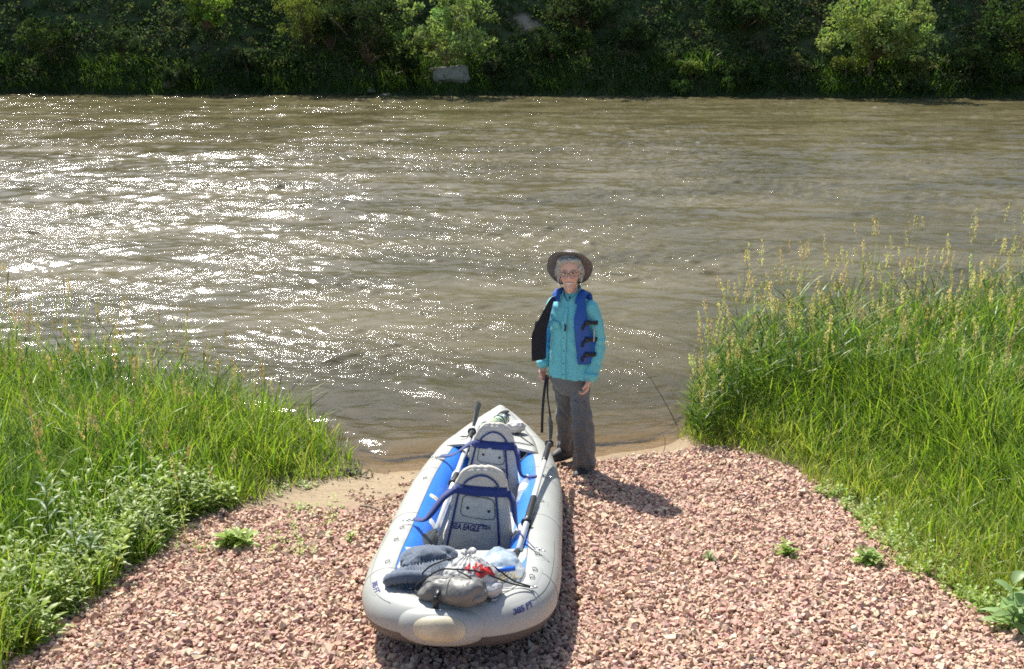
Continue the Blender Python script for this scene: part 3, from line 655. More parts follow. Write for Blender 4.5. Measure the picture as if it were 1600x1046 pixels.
tree('broad_tree', pxx(1545), 1.90, 3.14, 2.1, 1.9, 80, 80, .09, (.045, .075, .025), 17, 'dark leafy tree at the downstream end of the far bank', trunk=.14)
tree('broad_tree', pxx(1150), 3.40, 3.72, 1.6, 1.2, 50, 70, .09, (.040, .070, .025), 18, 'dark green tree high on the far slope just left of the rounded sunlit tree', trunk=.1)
tree('broad_tree', pxx(905), 3.00, 3.86, 2.0, 1.2, 50, 70, .09, (.045, .070, .028), 19, 'dark green tree high on the far slope behind the person', trunk=.1)
for args in [
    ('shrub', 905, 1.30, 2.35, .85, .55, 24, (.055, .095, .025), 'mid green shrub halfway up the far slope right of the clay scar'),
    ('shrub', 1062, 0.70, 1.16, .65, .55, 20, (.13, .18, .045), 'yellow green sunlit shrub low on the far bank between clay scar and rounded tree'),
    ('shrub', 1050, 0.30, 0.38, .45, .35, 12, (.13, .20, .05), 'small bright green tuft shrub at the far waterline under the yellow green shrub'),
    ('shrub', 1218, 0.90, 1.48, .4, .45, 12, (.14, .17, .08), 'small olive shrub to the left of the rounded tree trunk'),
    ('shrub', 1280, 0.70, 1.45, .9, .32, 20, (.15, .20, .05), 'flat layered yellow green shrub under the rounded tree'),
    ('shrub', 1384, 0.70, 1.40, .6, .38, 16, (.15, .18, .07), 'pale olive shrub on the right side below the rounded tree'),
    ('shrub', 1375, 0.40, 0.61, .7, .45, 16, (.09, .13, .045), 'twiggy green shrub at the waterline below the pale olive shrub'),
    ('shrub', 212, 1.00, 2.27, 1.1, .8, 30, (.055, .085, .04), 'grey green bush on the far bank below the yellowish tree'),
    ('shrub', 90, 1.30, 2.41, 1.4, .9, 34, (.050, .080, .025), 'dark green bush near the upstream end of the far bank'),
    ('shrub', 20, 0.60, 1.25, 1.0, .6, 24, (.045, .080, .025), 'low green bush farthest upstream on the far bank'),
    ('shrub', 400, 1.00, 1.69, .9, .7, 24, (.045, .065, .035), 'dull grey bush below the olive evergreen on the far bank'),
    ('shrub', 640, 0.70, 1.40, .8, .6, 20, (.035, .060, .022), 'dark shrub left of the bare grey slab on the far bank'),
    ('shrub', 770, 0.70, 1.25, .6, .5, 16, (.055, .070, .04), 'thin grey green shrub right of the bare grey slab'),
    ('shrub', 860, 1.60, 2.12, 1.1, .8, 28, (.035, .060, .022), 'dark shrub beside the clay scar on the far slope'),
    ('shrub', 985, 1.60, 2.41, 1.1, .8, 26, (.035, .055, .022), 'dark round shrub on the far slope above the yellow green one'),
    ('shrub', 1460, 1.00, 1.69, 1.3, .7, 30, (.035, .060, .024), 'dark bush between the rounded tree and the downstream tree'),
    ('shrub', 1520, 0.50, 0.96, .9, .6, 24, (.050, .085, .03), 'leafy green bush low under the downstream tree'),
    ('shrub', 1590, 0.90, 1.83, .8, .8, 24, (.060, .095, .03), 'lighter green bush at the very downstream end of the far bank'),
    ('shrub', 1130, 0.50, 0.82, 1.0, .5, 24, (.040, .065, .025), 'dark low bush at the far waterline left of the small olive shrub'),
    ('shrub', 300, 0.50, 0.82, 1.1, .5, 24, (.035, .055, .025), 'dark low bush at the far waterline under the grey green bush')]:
    nm, p_, fy_, hh_, rx_, rz_, nc_, col_, lab_ = args
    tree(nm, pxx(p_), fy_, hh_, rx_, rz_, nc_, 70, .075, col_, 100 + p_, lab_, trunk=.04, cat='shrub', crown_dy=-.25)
rg = np.random.default_rng(404)
# scrub mass over the slope
n = 11500; x = rg.uniform(-46, 44, n); fy = rg.uniform(.5, 9.5, n) ** 1.0; dn = fbm(x * .45, fy * .6, 3, 71)
ok = (dn > -2); x, fy = x[ok], fy[ok]
for (bx, by, ex, ey) in [(0.75, 2.9, .55, .4), (-3.0, 1.3, 1.3, .45), (6.5, 1.8, .3, .9)]:
    ok = ((x - bx) / ex) ** 2 + ((fy - by) / ey) ** 2 > 1; x, fy = x[ok], fy[ok]
B = hill_at(x, fy); B[:, 2] += .10; n = len(x)
pc = np.array([(.10, .145, .055), (.070, .11, .045), (.15, .18, .08), (.15, .15, .095), (.09, .16, .06)])[rg.integers(0, 5, n)] * (1 + .4 * vnoise(x * .5, fy * .7, 72))[:, None]
J = [leafcloud(B, rg.uniform(.15, .55, n) * (1 + .5 * dn[:n] if len(dn) == n else 1), 52, .08, pc, rg)]
tag(np_mesh('hillside_scrub', J[0][0], J[0][1], M_farleaf, J[0][2]), 'dark mixed scrub covering the steep far bank of the river', 'scrub', kind='stuff')
# unseen woods added on the crest to shade the slope, gapped for sunlit trees
n = 60; x = rg.uniform(-62, 45, n); ok = (np.abs(x - 11.3) > 3.0) & (np.abs(x + 8.0) > 2.8); x = x[ok]; n = len(x)
B = hill_at(x, rg.uniform(10.5, 15, n)); B[:, 2] += rg.uniform(.5, 4.6, n)
V, F, C = leafcloud(B, rg.uniform(1.0, 1.9, n), 130, .22, np.tile(np.array([(.04, .07, .025)]), (n, 1)), rg)
tag(np_mesh('unseen_shade_wood', V, F, M_farleaf, C), 'unseen woods added along the crest to shade the far bank', 'wood', kind='stuff')
# grass fringe along the far waterline
n = 34000; x = rg.uniform(-42, 40, n); fy = rg.uniform(.0, 1.4, n); P = hill_at(x, fy); P[:, 2] -= .02
gc = gcol(n, dict(deep=5, mid=2, bright=.4), rg) * .75 * (1 + .5 * vnoise(x * .4, x * 0, 73))[:, None]
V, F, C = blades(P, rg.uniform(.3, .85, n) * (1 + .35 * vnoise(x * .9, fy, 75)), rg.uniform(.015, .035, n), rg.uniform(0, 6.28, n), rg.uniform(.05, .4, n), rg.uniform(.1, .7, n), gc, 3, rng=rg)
tag(np_mesh('far_grass', V, F, M_grass, C), 'dark fringe of long grass along the far waterline', 'grass', kind='stuff')
def rock(name, px_, fy_, dz, r, seed, label, mt=M_rock, cat='rock'):
    b = hill_at(np.array([pxx(px_)]), fy_)[0]; mb = MB()
    def fn(d, q):
        k = 1 + .35 * noise.noise(d * 1.3 + Vector((seed, 0, 0))) + .12 * noise.noise(d * 4 + Vector((0, seed, 0))); q = q * k
        q.z = min(q.z, r[2] * .62 + .1 * q.x); return q
    ellipsoid(mb, (0, 0, 0), r, 26, 16, fn=fn); o = mb.build(name, mt, smooth=False); o.location = (b[0], b[1], b[2] + dz); tag(o, label, cat); return o
M_slab = mat('pale_slab', (.30, .29, .25), .9, var=.12, vscale=1.5, bump=.4, bscale=5, bdist=.05)
rock('rock_slab', 708, .85, .10, (.95, .5, .55), 3.1, 'large smooth bare grey slab of rock at the foot of the far bank', M_slab)
rock('rock', 612, .05, .05, (.28, .22, .16), 5.2, 'pale angular rock at the far waterline left of the big slab')
rock('rock', 590, .25, .08, (.2, .2, .14), 6.2, 'smaller darker rock next to the pale angular one at the far waterline')
rock('rock', 285, .6, .15, (.45, .3, .3), 8.7, 'weathered boulder in the shade low on the far bank')

# ------------------------------------------------------------------ kayak
S_ = math.atan(SL); HD = math.radians(2.4)
Lx = Vector((math.sin(HD), math.cos(HD), 0)); Nn = Vector((0, math.sin(S_), math.cos(S_))); Ly = (Lx - Nn * Lx.dot(Nn)).normalized(); Rx = Ly.cross(Nn)
KM = Matrix(((Rx.x, Ly.x, Nn.x, -.252), (Rx.y, Ly.y, Nn.y, 3.80), (Rx.z, Ly.z, Nn.z, SL * (6.96 - 3.80)), (0, 0, 0, 1)))
KM = KM @ Matrix.Translation((0, -.12, .095)) @ Matrix.Rotation(math.radians(-1.1), 4, 'X')
kayak = empty('inflatable_kayak', KM); tag(kayak, 'grey and blue two seat inflatable kayak pulled up on the gravel', 'kayak')
half = [(0, .10), (.16, .125), (.28, .20), (.345, .33), (.365, .55), (.368, 1.0), (.378, 1.6), (.378, 2.2), (.352, 2.65), (.295, 3.05), (.205, 3.38), (.115, 3.66), (.045, 3.84), (.030, 3.90)]
half[0] = (0, .105)
half = [(x_ * (.905 if y_ < 2.7 else .945), y_) for x_, y_ in half]
ctr = [(-x_, y_) for x_, y_ in half[:0:-1]] + half
PP = catmull([(x_, y_, 0) for x_, y_ in ctr], 200)
def prof(y):
    r = float(np.interp(y, [0.1, .2, .4, .7, 2.6, 3.1, 3.5, 3.8, 3.9], [.098, .104, .122, .135, .135, .124, .103, .078, .062]))
    z = float(np.interp(y, [0.1, .3, .7, 2.4, 2.8, 3.2, 3.6, 3.9], [.125, .128, .135, .138, .150, .185, .245, .305])); return r, z
PK = []
arc = [0.0]
for i in range(1, len(PP)): arc.append(arc[-1] + (PP[i] - PP[i - 1]).length)
mid_i = len(PP) // 2; arc = [a_ - arc[mid_i] for a_ in arc]
for i, p in enumerate(PP):
    r, z = prof(p.y); t_ = (PP[min(i + 1, len(PP) - 1)] - PP[max(i - 1, 0)]).normalized(); out = t_.cross(Vector((0, 0, 1))).normalized()
    PK.append((Vector((p.x, p.y, z)), out, r))
def surf(u, phi, off=0.0):
    """point on the side tube: u metres from the stern centre along the tube (right positive), phi degrees from outward over the top"""
    i = int(np.searchsorted(arc, u)) - 1; i = max(0, min(len(arc) - 2, i)); f = (u - arc[i]) / (arc[i + 1] - arc[i])
    c = PK[i][0].lerp(PK[i + 1][0], f); o = PK[i][1].lerp(PK[i + 1][1], f).normalized(); r = PK[i][2] * (1 - f) + PK[i + 1][2] * f + off; a = math.radians(phi)
    return c + o * (r * math.cos(a)) + Vector((0, 0, r * math.sin(a)))
def u_at(y, side):
    """arc position on a side where the tube centre is at length y"""
    best = min((abs(p.y - y), a_) for p, a_ in zip(PP, arc) if (a_ >= 0) == (side > 0) and abs(a_) > (.30 if y > .25 else 0)); return best[1]
def xc(y, side=1):
    ys_ = [p.y for p, a_ in zip(PP, arc) if a_ > 0]; xs_ = [p.x for p, a_ in zip(PP, arc) if a_ > 0]; return float(np.interp(y, ys_, xs_))
def tube_skin(name, ph0, ph1, mt, off=0.0, nphi=16, caps=False):
    mb = MB(); vs = []; fs = []; N_ = len(PK)
    for i, (c, o, r) in enumerate(PK):
        for k in range(nphi + 1):
            a = math.radians(ph0 + (ph1 - ph0) * k / nphi); rr = r + off
            wr = .0012 * math.sin(i * 1.9) if 103 < ph0 + (ph1 - ph0) * k / nphi < 200 else 0
            vs.append(c + o * ((rr + wr) * math.cos(a)) + Vector((0, 0, (rr + wr) * math.sin(a))))
    for i in range(N_ - 1):
        for k in range(nphi): b_ = i * (nphi + 1) + k; fs.append((b_, b_ + 1, b_ + nphi + 2, b_ + nphi + 1))
    mb.add(vs, fs); return mb.build(name, mt, kayak, fix=False)
def flip(o):
    bm = bmesh.new(); bm.from_mesh(o.data); bmesh.ops.reverse_faces(bm, faces=bm.faces); bm.to_mesh(o.data); bm.free(); return o
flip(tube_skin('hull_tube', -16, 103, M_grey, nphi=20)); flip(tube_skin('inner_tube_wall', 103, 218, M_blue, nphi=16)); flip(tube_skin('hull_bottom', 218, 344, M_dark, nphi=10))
# raised keel frame under the hull: the boat stands on it
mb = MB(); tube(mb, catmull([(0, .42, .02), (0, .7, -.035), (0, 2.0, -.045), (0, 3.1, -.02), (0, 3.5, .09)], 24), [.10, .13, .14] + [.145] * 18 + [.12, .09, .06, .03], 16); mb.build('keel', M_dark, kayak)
vs = []; fs = []; yy_ = np.linspace(.16, 3.7, 30)
for y_ in yy_:
    for j in range(9): a = j / 4 - 1; vs.append((a * xc(y_), y_, prof(y_)[1] - prof(y_)[0] * .96))
for k in range(29):
    for j in range(8): q = k * 9 + j; fs.append((q, q + 9, q + 10, q + 1))
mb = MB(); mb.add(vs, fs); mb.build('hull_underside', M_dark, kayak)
# nose cone closing the bow
mb = MB(); ellipsoid(mb, (.0, 3.90, .305), (.088, .09, .066), 20, 12); ellipsoid(mb, (0, 3.885, .33), (.05, .07, .055), 16, 10); mb.build('bow_cone', M_grey, kayak)
def seam(mb, pts, r=.0016): tube(mb, pts, r, 5)
sm = MB()
seam(sm, [surf(u, 103, .0005) for u in np.linspace(arc[2], arc[-3], 150)], .0022)
for u in (u_at(.42, -1), u_at(.42, 1), u_at(1.25, 1), u_at(1.30, -1), u_at(2.35, 1), u_at(2.3, -1), u_at(3.2, -1), u_at(3.15, 1)):
    seam(sm, [surf(u, ph, .0003) for ph in np.linspace(-40, 108, 24)], .0013)
seam(sm, [surf(u, 48, .0003) for u in np.linspace(-1.15, -.24, 30)], .0014); seam(sm, [surf(u, 44, .0003) for u in np.linspace(.24, 1.05, 30)], .0014)
sm.build('glue_seam', M_seam, kayak)
def skin_patch(mb, u0, p0, du, dp, off=.0022, nu=8, npp=6, rnd=.35):
    """conformal patch with rounded corners"""
    vs = []; fs = []
    for i in range(nu + 1):
        for j in range(npp + 1):
            a = 2 * i / nu - 1; b_ = 2 * j / npp - 1; k = 1 - rnd * .3 * abs(a * b_) ** 2
            vs.append(surf(u0 + a * du * k, p0 + b_ * dp * k, off if max(abs(a), abs(b_)) < .99 else .0002))
    for i in range(nu):
        for j in range(npp): q = i * (npp + 1) + j; fs.append((q, q + 1, q + npp + 2, q + npp + 1))
    mb.add(vs, fs)
rings = []
for side, ylist in ((-1, [2.5, 1.98, .98, .78, .50]), (1, [2.1, 1.5, .62, .42, .26])):
    for y_ in ylist: rings.append((u_at(y_, side) if y_ > .3 else .44, 84 if side < 0 else 82))
for u, ph in rings:
    mb = MB(); skin_patch(mb, u, ph, .055, 18); pt = mb.build('ring_patch', M_grey, kayak)
    mb = MB(); c = surf(u, ph, .004); e1 = (surf(u + .01, ph, .004) - c).normalized(); e2 = (surf(u, ph + 4, .004) - c).normalized(); e3 = e1.cross(e2)
    e3 = e3 if e3.z > 0 else -e3
    loop = [c + e1 * (.017 * math.cos(a)) + e2 * (.011 * math.sin(a)) + e3 * (.003 + .004 * max(0, math.sin(a))) for a in np.linspace(0, 2 * math.pi, 17)]
    tube(mb, loop, .0016, 6, caps=False); mb.build('d_ring', M_black, pt)
# stern end cap: yellowed bulging patch on a grey bulge
mb = MB(); vs = []; fs = []
def bulge(u0, p0, du, dp, h, pw=2.2, n_=22, m_=16, base=.001):
    vs = []; fs = []
    for i in range(n_ + 1):
        for j in range(m_ + 1):
            a = 2 * i / n_ - 1; b_ = 2 * j / m_ - 1; rr = (abs(a) ** pw + abs(b_) ** pw) ** (1 / pw); mx_ = max(abs(a), abs(b_)); 
            if rr > 1e-6: a, b_ = a * mx_ / rr, b_ * mx_ / rr
            vs.append(surf(u0 + a * du, p0 + b_ * dp, base + h * (1 - mx_ ** 3)))
    for i in range(n_):
        for j in range(m_): q = i * (m_ + 1) + j; fs.append((q, q + 1, q + m_ + 2, q + m_ + 1))
    return vs, fs
v_, f_ = bulge(-.035, 6, .150, 52, .030, 2.8); mb = MB(); mb.add(v_, f_); capo = mb.build('stern_cap', M_grey, kayak)
v_, f_ = bulge(-.035, 8, .090, 26, .016, 2.4, base=.028); mb = MB(); mb.add(v_, f_); mb.build('drain_patch', M_cream, capo)
# decks
def deck(name, rows, edge, camber, mt, th=.012, cols=16, wav=0.0):
    vs = []; fs = []
    for k, (y_, w_, z_) in enumerate(rows):
        for j in range(cols + 1):
            a = 2 * j / cols - 1
            yy = y_[0] * (1 - (a + 1) / 2) + y_[1] * (a + 1) / 2 if isinstance(y_, tuple) else y_
            vs.append(Vector((a * w_, yy, z_ + camber * (1 - a * a) + wav * nz((a * w_, yy, 0), 9))))
    nr = len(rows)
    for k in range(nr - 1):
        for j in range(cols): q = k * (cols + 1) + j; fs.append((q, q + 1, q + cols + 2, q + cols + 1))
    mb = MB(); mb.add(vs, fs); o = mb.build(name, mt, kayak)
    if o.data.polygons[5].normal.z < 0: flip(o)
    md = o.modifiers.new('t', 'SOLIDIFY'); md.thickness = th; md.offset = -1; return o
rows = []
for y_ in np.linspace(.112, .70, 14):
    r, z = prof(y_); rows.append((y_, max(.03, xc(y_) + (0.0 if y_ > .2 else -.01)), z + r + .0015 - (.004 if y_ > .16 else .01)))
deck('stern_deck', rows, 0, -.014, M_deck, wav=.006)
rows = []
for k, y_ in enumerate(np.linspace(2.78, 3.86, 16)):
    r, z = prof(y_); y2 = (y_ + .10 * (1 - k / 15), y_ - .10 * (1 - k / 15)); rows.append((y2, max(.02, xc(y_) + .01), z + r + .003))
bd = deck('bow_deck', rows, 0, .03, M_deck, wav=.008)
mb = MB(); seam(mb, [(a * (xc(2.78) + .01), 2.78 - .10 * a, prof(2.78)[0] + prof(2.78)[1] + .006 + .03 * (1 - a * a)) for a in np.linspace(-1, 1, 16)], .006); mb.build('deck_hem', M_canvas2, bd)
# floor with lengthwise ribs
vs = []; fs = []; nc = 60; rows_y = np.linspace(.60, 3.5, 30)
for y_ in rows_y:
    r, z = prof(y_); w_ = xc(y_) - r * .55
    for j in range(nc + 1):
        a = 2 * j / nc - 1; vs.append((a * w_, y_, .075 + max(0, z - .14) + .014 * abs(math.cos(a * w_ * math.pi / .075))))
for k in range(len(rows_y) - 1):
    for j in range(nc): q = k * (nc + 1) + j; fs.append((q, q + 1, q + nc + 2, q + nc + 1))
mb = MB(); mb.add(vs, fs); mb.build('floor', M_deck, kayak)

# seats
def seat(L0, left, right, top_y, logo_at, yaw=0.0):
    """folding seat seen from behind; left/right: (height, a) outline"""
    hl, al = zip(*left); hr, ar = zip(*right); tilt = .15; th = .065
    def pt(u, h, off=0.0):
        a0 = np.interp(h, hl, al); a1 = np.interp(h, hr, ar); a = a0 + (a1 - a0) * u
        bulge_ = .016 * (1 - abs(2 * u - 1) ** 4) * math.sin(math.pi * min(1, max(0, (h - .05) / (top_y - .05)))) ** .4
        wr = .006 * nz((a, h, L0), 14) + .003 * nz((a, h, L0), 40)
        return Vector((a, L0 - tilt * h - bulge_ - off + wr, h))
    nu, nh = 24, 34; vs = []; fs = []
    hs = np.linspace(.085, top_y, nh + 1)
    for h in hs:
        for j in range(nu + 1): vs.append(pt(j / nu, h))
    for h in hs:
        for j in range(nu + 1): q = pt(j / nu, h); vs.append(Vector((q.x, L0 - tilt * h + th * (1 - .4 * ((h - .08) / .5)), h)))
    n0 = (nu + 1) * (nh + 1)
    for k in range(nh):
        for j in range(nu):
            q = k * (nu + 1) + j; fs.append((q, q + 1, q + nu + 2, q + nu + 1)); fs.append((n0 + q, n0 + q + nu + 1, n0 + q + nu + 2, n0 + q + 1))
    for k in range(nh):
        for j in (0, nu): q = k * (nu + 1) + j; fs.append((q, q + nu + 1, n0 + q + nu + 1, n0 + q))
    for j in range(nu): fs.append((j, n0 + j, n0 + j + 1, j + 1)); q = nh * (nu + 1) + j; fs.append((q, q + 1, n0 + q + 1, n0 + q))
    mb = MB(); mb.add(vs, fs)
    # seat cushion toward the bow
    a0, a1 = al[0], ar[0]; c_ = (a0 + a1) / 2; w_ = (a1 - a0) / 2
    def cf(d, q):
        return Vector((math.copysign(abs(d.x) ** .35, d.x) * w_, math.copysign(abs(d.y) ** .35, d.y) * .21, math.copysign(abs(d.z) ** .5, d.z) * .045))
    ellipsoid(mb, (c_, L0 + .24, .135), (1, 1, 1), 28, 14, fn=cf)
    st = mb.build('seat', M_canvas, kayak); st.data.polygons.foreach_set('use_smooth', [True] * len(st.data.polygons))
    # cream rim roll along the top and sides
    mb = MB(); rim = [pt(0, h, .0) for h in np.linspace(.36, top_y, 12)] + [pt(u, top_y, .0) for u in np.linspace(.1, .9, 8)] + [pt(1, h, .0) for h in np.linspace(top_y, .36, 12)]
    rim = [p + Vector((0, .018, 0)) for p in rim]; tube(mb, catmull(rim, 60), [.017 + .002 * math.sin(i * 1.1) for i in range(61)], 10); mb.build('seat_rim', M_canvas2, st)
    # navy piping
    mb = MB(); nf = (0, -1, .15)
    def pw(path, w_): ribbon(mb, [pt(u, h, .004) for u, h in path], w_, nf, .003)
    pw([(.07, h) for h in np.linspace(.09, .47, 12)], .011); pw([(.80, h) for h in np.linspace(.09, .47, 12)], .011)
    arc_ = [(.12 + .0 * k, .46) for k in range(1)] + [(.14, .49), (.24, .515), (.40, .53), (.55, .53), (.70, .52), (.82, .495), (.88, .46)]
    P = catmull([pt(u, h, .006) for u, h in arc_], 30); tube(mb, P, .0055, 6); mb.build('piping', M_navy, st)
    # wide strap across the back, then out to the side rings
    mb = MB(); P = catmull([pt(u, .455 - .018 * u, .006) for u in np.linspace(-.02, 1.02, 9)], 24); ribbon(mb, P, .050, nf, .004)
    return st, mb, pt
def finish_straps(st, mb, pt, lpts, rpts, ringpts):
    pL = pt(-.02, .455, .004); pR = pt(1.02, .437, .004)
    A = catmull([pL] + [Vector(p) for p in lpts], 18); nl = [Vector((0, -1, .4)).lerp(Vector((-.1, -.4, 1)), i / 18).normalized() for i in range(19)]; ribbon(mb, A, .036, nl, .003)
    A = catmull([pR] + [Vector(p) for p in rpts], 18); nl = [Vector((0, -1, .4)).lerp(Vector((.9, -.4, .4)), min(1, i / 9)).normalized() for i in range(19)]; ribbon(mb, A, [.036] * 10 + [.030 - .0022 * i for i in range(9)], nl, .003)
    mb.build('seat_strap', M_navy, st)
    for (p, q) in ringpts:
        mb = MB(); p = Vector(p); q = Vector(q); d = (q - p); e = d.normalized(); s_2 = e.cross(Vector((0, 0, 1))).normalized()
        for a, b_ in ((0, .5), (.45, 1)):
            c = p + d * ((a + b_) / 2); l = d.length * (b_ - a) / 2
            tube(mb, [c + e * (l * math.cos(t)) + s_2 * (.009 * math.sin(t)) + Vector((0, 0, .003 * math.sin(2 * t))) for t in np.linspace(0, 2 * math.pi, 17)], .0022, 6, caps=False)
        mb.build('strap_clip', M_steel, st)
def pocket_logo(st, pt, u0, u1, h0, h1, l0, l1, hl0, sz):
    # pocket: rounded raised panel with a wrinkled flap
    vs = []; fs = []; n_ = 18
    for i in range(n_ + 1):
        for j in range(n_ + 1):
            a, b_ = 2 * i / n_ - 1, 2 * j / n_ - 1; rr = (abs(a) ** 5 + abs(b_) ** 5) ** .2; mx_ = max(abs(a), abs(b_))
            if rr > 1e-6: a, b_ = a * mx_ / rr, b_ * mx_ / rr
            u = (u0 + u1) / 2 + a * (u1 - u0) / 2; h = (h0 + h1) / 2 + b_ * (h1 - h0) / 2 - .012 * a
            e = .0015 + .013 * (1 - mx_ ** 6) + (.006 * nz((a * 2, b_ * 1.2, u0 * 9), 1.6) + .012 * max(0, 1 - ((a + .15) / .35) ** 2 - ((b_ - .35) / .4) ** 2)) * (1 - mx_ ** 4)
            vs.append(pt(u, h, e))
    for i in range(n_):
        for j in range(n_): q = i * (n_ + 1) + j; fs.append((q, q + 1, q + n_ + 2, q + n_ + 1))
    mb = MB(); mb.add(vs, fs); mb.build('seat_pocket', M_canvas, st)
    mb = MB(); tube(mb, [pt((u0 + u1) / 2 + (u1 - u0) / 2 * math.copysign(abs(math.cos(t)) ** .4, math.cos(t)), (h0 + h1) / 2 + (h1 - h0) / 2 * math.copysign(abs(math.sin(t)) ** .4, math.sin(t)) - .012 * math.copysign(abs(math.cos(t)) ** .4, math.cos(t)), .003) for t in np.linspace(0, 6.2832, 33)], .0025, 5, caps=False); mb.build('pocket_seam', M_seam, st)
    mb = MB()
    for u, h in ((u0 + .12, h0 + (h1 - h0) * .52), (u1 - .10, h0 + (h1 - h0) * .36)):
        mb = MB(); c = pt(u, h, .019); ellipsoid(mb, c, (.008, .003, .008), 14, 8); mb.build('grommet', M_black, st)
    # printed wordmark with its sweeping wing line
    mb = MB(); mats_ = []
    def put(V, F, sc_, ax, ay, slope=-.11):
        out = []
        for v in V:
            a = ax + v[0] * sc_; h = ay + v[1] * sc_ * 1.5 + slope * (v[0] * sc_); 
            aa0 = pt(0, h).x; aa1 = pt(1, h).x; out.append(pt((a - aa0) / (aa1 - aa0), h, .0024 + v[2] * 0))
        mb.add(out, F)
    w1, f1 = text_mesh('SEA EAGLE', 1, .42, .028, .95); wd = max(v.x for v in w1) - min(v.x for v in w1)
    tot = l1 - l0; s1 = tot * .74 / wd; put(w1, f1, s1, l0, hl0)
    w2, f2 = text_mesh('.com', 1, .42, .012, .9); wd2 = max(v.x for v in w2); s2 = tot * .25 / wd2; put(w2, f2, s2, l0 + tot * .745, hl0)
    ch = s1 * .73
    top = [(0.06, 1.12), (.30, 1.18), (.62, 1.20), (.80, 1.30), (.83, 1.22), (1.0, 1.20), (.92, 1.12), (.80, .98), (.70, 1.06), (.35, 1.08), (.10, 1.05)]
    V = [Vector((x_ * tot / s1, y_ * .73, 0)) for x_, y_ in top]; vs_ = V + [Vector((.5 * tot / s1, 1.12 * .73, 0))]
    put(V, [tuple(range(len(V)))], s1, l0, hl0)
    o = mb.build('wordmark', M_print, st, smooth=False, fix=False); return o
L1 = [(.085, -.172), (.27, -.125), (.42, -.088), (.50, -.062), (.54, -.035), (.562, .0)]; R1 = [(.085, .222), (.26, .205), (.41, .185), (.50, .168), (.54, .145), (.562, .105)]
st, mb, pt = seat(1.15, L1, R1, .562, None)
finish_straps(st, mb, pt, [(-.14, 1.02, .42), (-.22, .98, .325), (-.30, 1.06, .295)], [(.215, 1.06, .40), (.235, .98, .30), (.27, .80, .30), (.335, .64, .285)],
              [((-.30, 1.06, .293), (-.365, 1.045, .286)), ((.335, .64, .286), (.39, .60, .284))])
pocket_logo(st, pt, .17, .76, .295, .415, -.108, .100, .236, .05)
L2 = [(.085, -.172), (.27, -.125), (.42, -.085), (.50, -.052), (.54, -.03), (.572, .005)]; R2 = [(.085, .215), (.28, .196), (.45, .170), (.52, .145), (.55, .130), (.572, .100)]
st, mb, pt = seat(2.25, L2, R2, .572, None)
finish_straps(st, mb, pt, [(-.13, 2.25, .42), (-.23, 2.42, .325), (-.325, 2.50, .295)], [(.20, 2.12, .40), (.225, 2.08, .28), (.30, 2.06, .275), (.365, 2.06, .285)],
              [((-.325, 2.50, .293), (-.385, 2.53, .284)), ((.365, 2.06, .286), (.425, 2.05, .276))])
pocket_logo(st, pt, .17, .76, .325, .445, -.060, .135, .268, .05)

# decals and the model mark on the tubes
def tube_text(txt, u0, p0, size, rot, parent, off=.0032, flipu=1):
    V, F = text_mesh(txt, 1, .25, .03, .9); w_ = max(v.x for v in V); out = []
    for v in V:
        x_ = (v.x - w_ / 2) * size; y_ = (v.y - .35) * size; a = x_ * math.cos(rot) - y_ * math.sin(rot); b_ = x_ * math.sin(rot) + y_ * math.cos(rot)
        i = int(np.searchsorted(arc, u0)); r = PK[i][2]; out.append(surf(u0 + a * flipu, p0 + math.degrees(b_ / r), off))
    mb = MB(); mb.add(out, F); return mb.build('model_mark', M_print, parent, smooth=False, fix=False)
mb = MB(); skin_patch(mb, .262, 36, .050, 17, .002); p_ = mb.build('mark_patch', M_grey, kayak); tube_text('385 FT', .262, 36, .034, 0.10, p_)
mb = MB(); skin_patch(mb, -.375, 56, .048, 17, .002); p_ = mb.build('mark_patch', M_grey, kayak); tube_text('385 FT', -.375, 56, .034, -0.12, p_)
# stickers and the oval handle patch on the blue walls
mb = MB(); u = u_at(1.68, -1); skin_patch(mb, u, 128, .035, 15, .002); p_ = mb.build('warning_label', M_label, kayak)
mb = MB(); skin_patch(mb, u + .004, 128, .014, 6, .004); mb.build('label_print', M_yel, p_)
mb = MB(); u = u_at(1.10, 1); skin_patch(mb, u, 138, .075, 20, .002); p_ = mb.build('data_plate', M_white, kayak)
mb = MB()
for k in range(9): skin_patch(mb, u - .055 + k * .0135, 138, .0018, 14 - (k % 3) * 2, .0032, 2, 5)
mb.build('plate_print', M_seam, p_)
mb = MB(); skin_patch(mb, u_at(1.27, -1), 150, .05, 16, .002); mb.build('data_plate', M_label, kayak)
mb = MB(); u = u_at(2.78, 1); v_, f_ = bulge(u, 135, .075, 20, .004, 2.2, base=.001); mb.add(v_, f_); p_ = mb.build('handle_patch', M_canvas2, kayak)
mb = MB(); v_, f_ = bulge(u, 135, .052, 11, .006, 2.2, base=.005); mb.add(v_, f_); mb.build('handle_slot', M_black, p_)
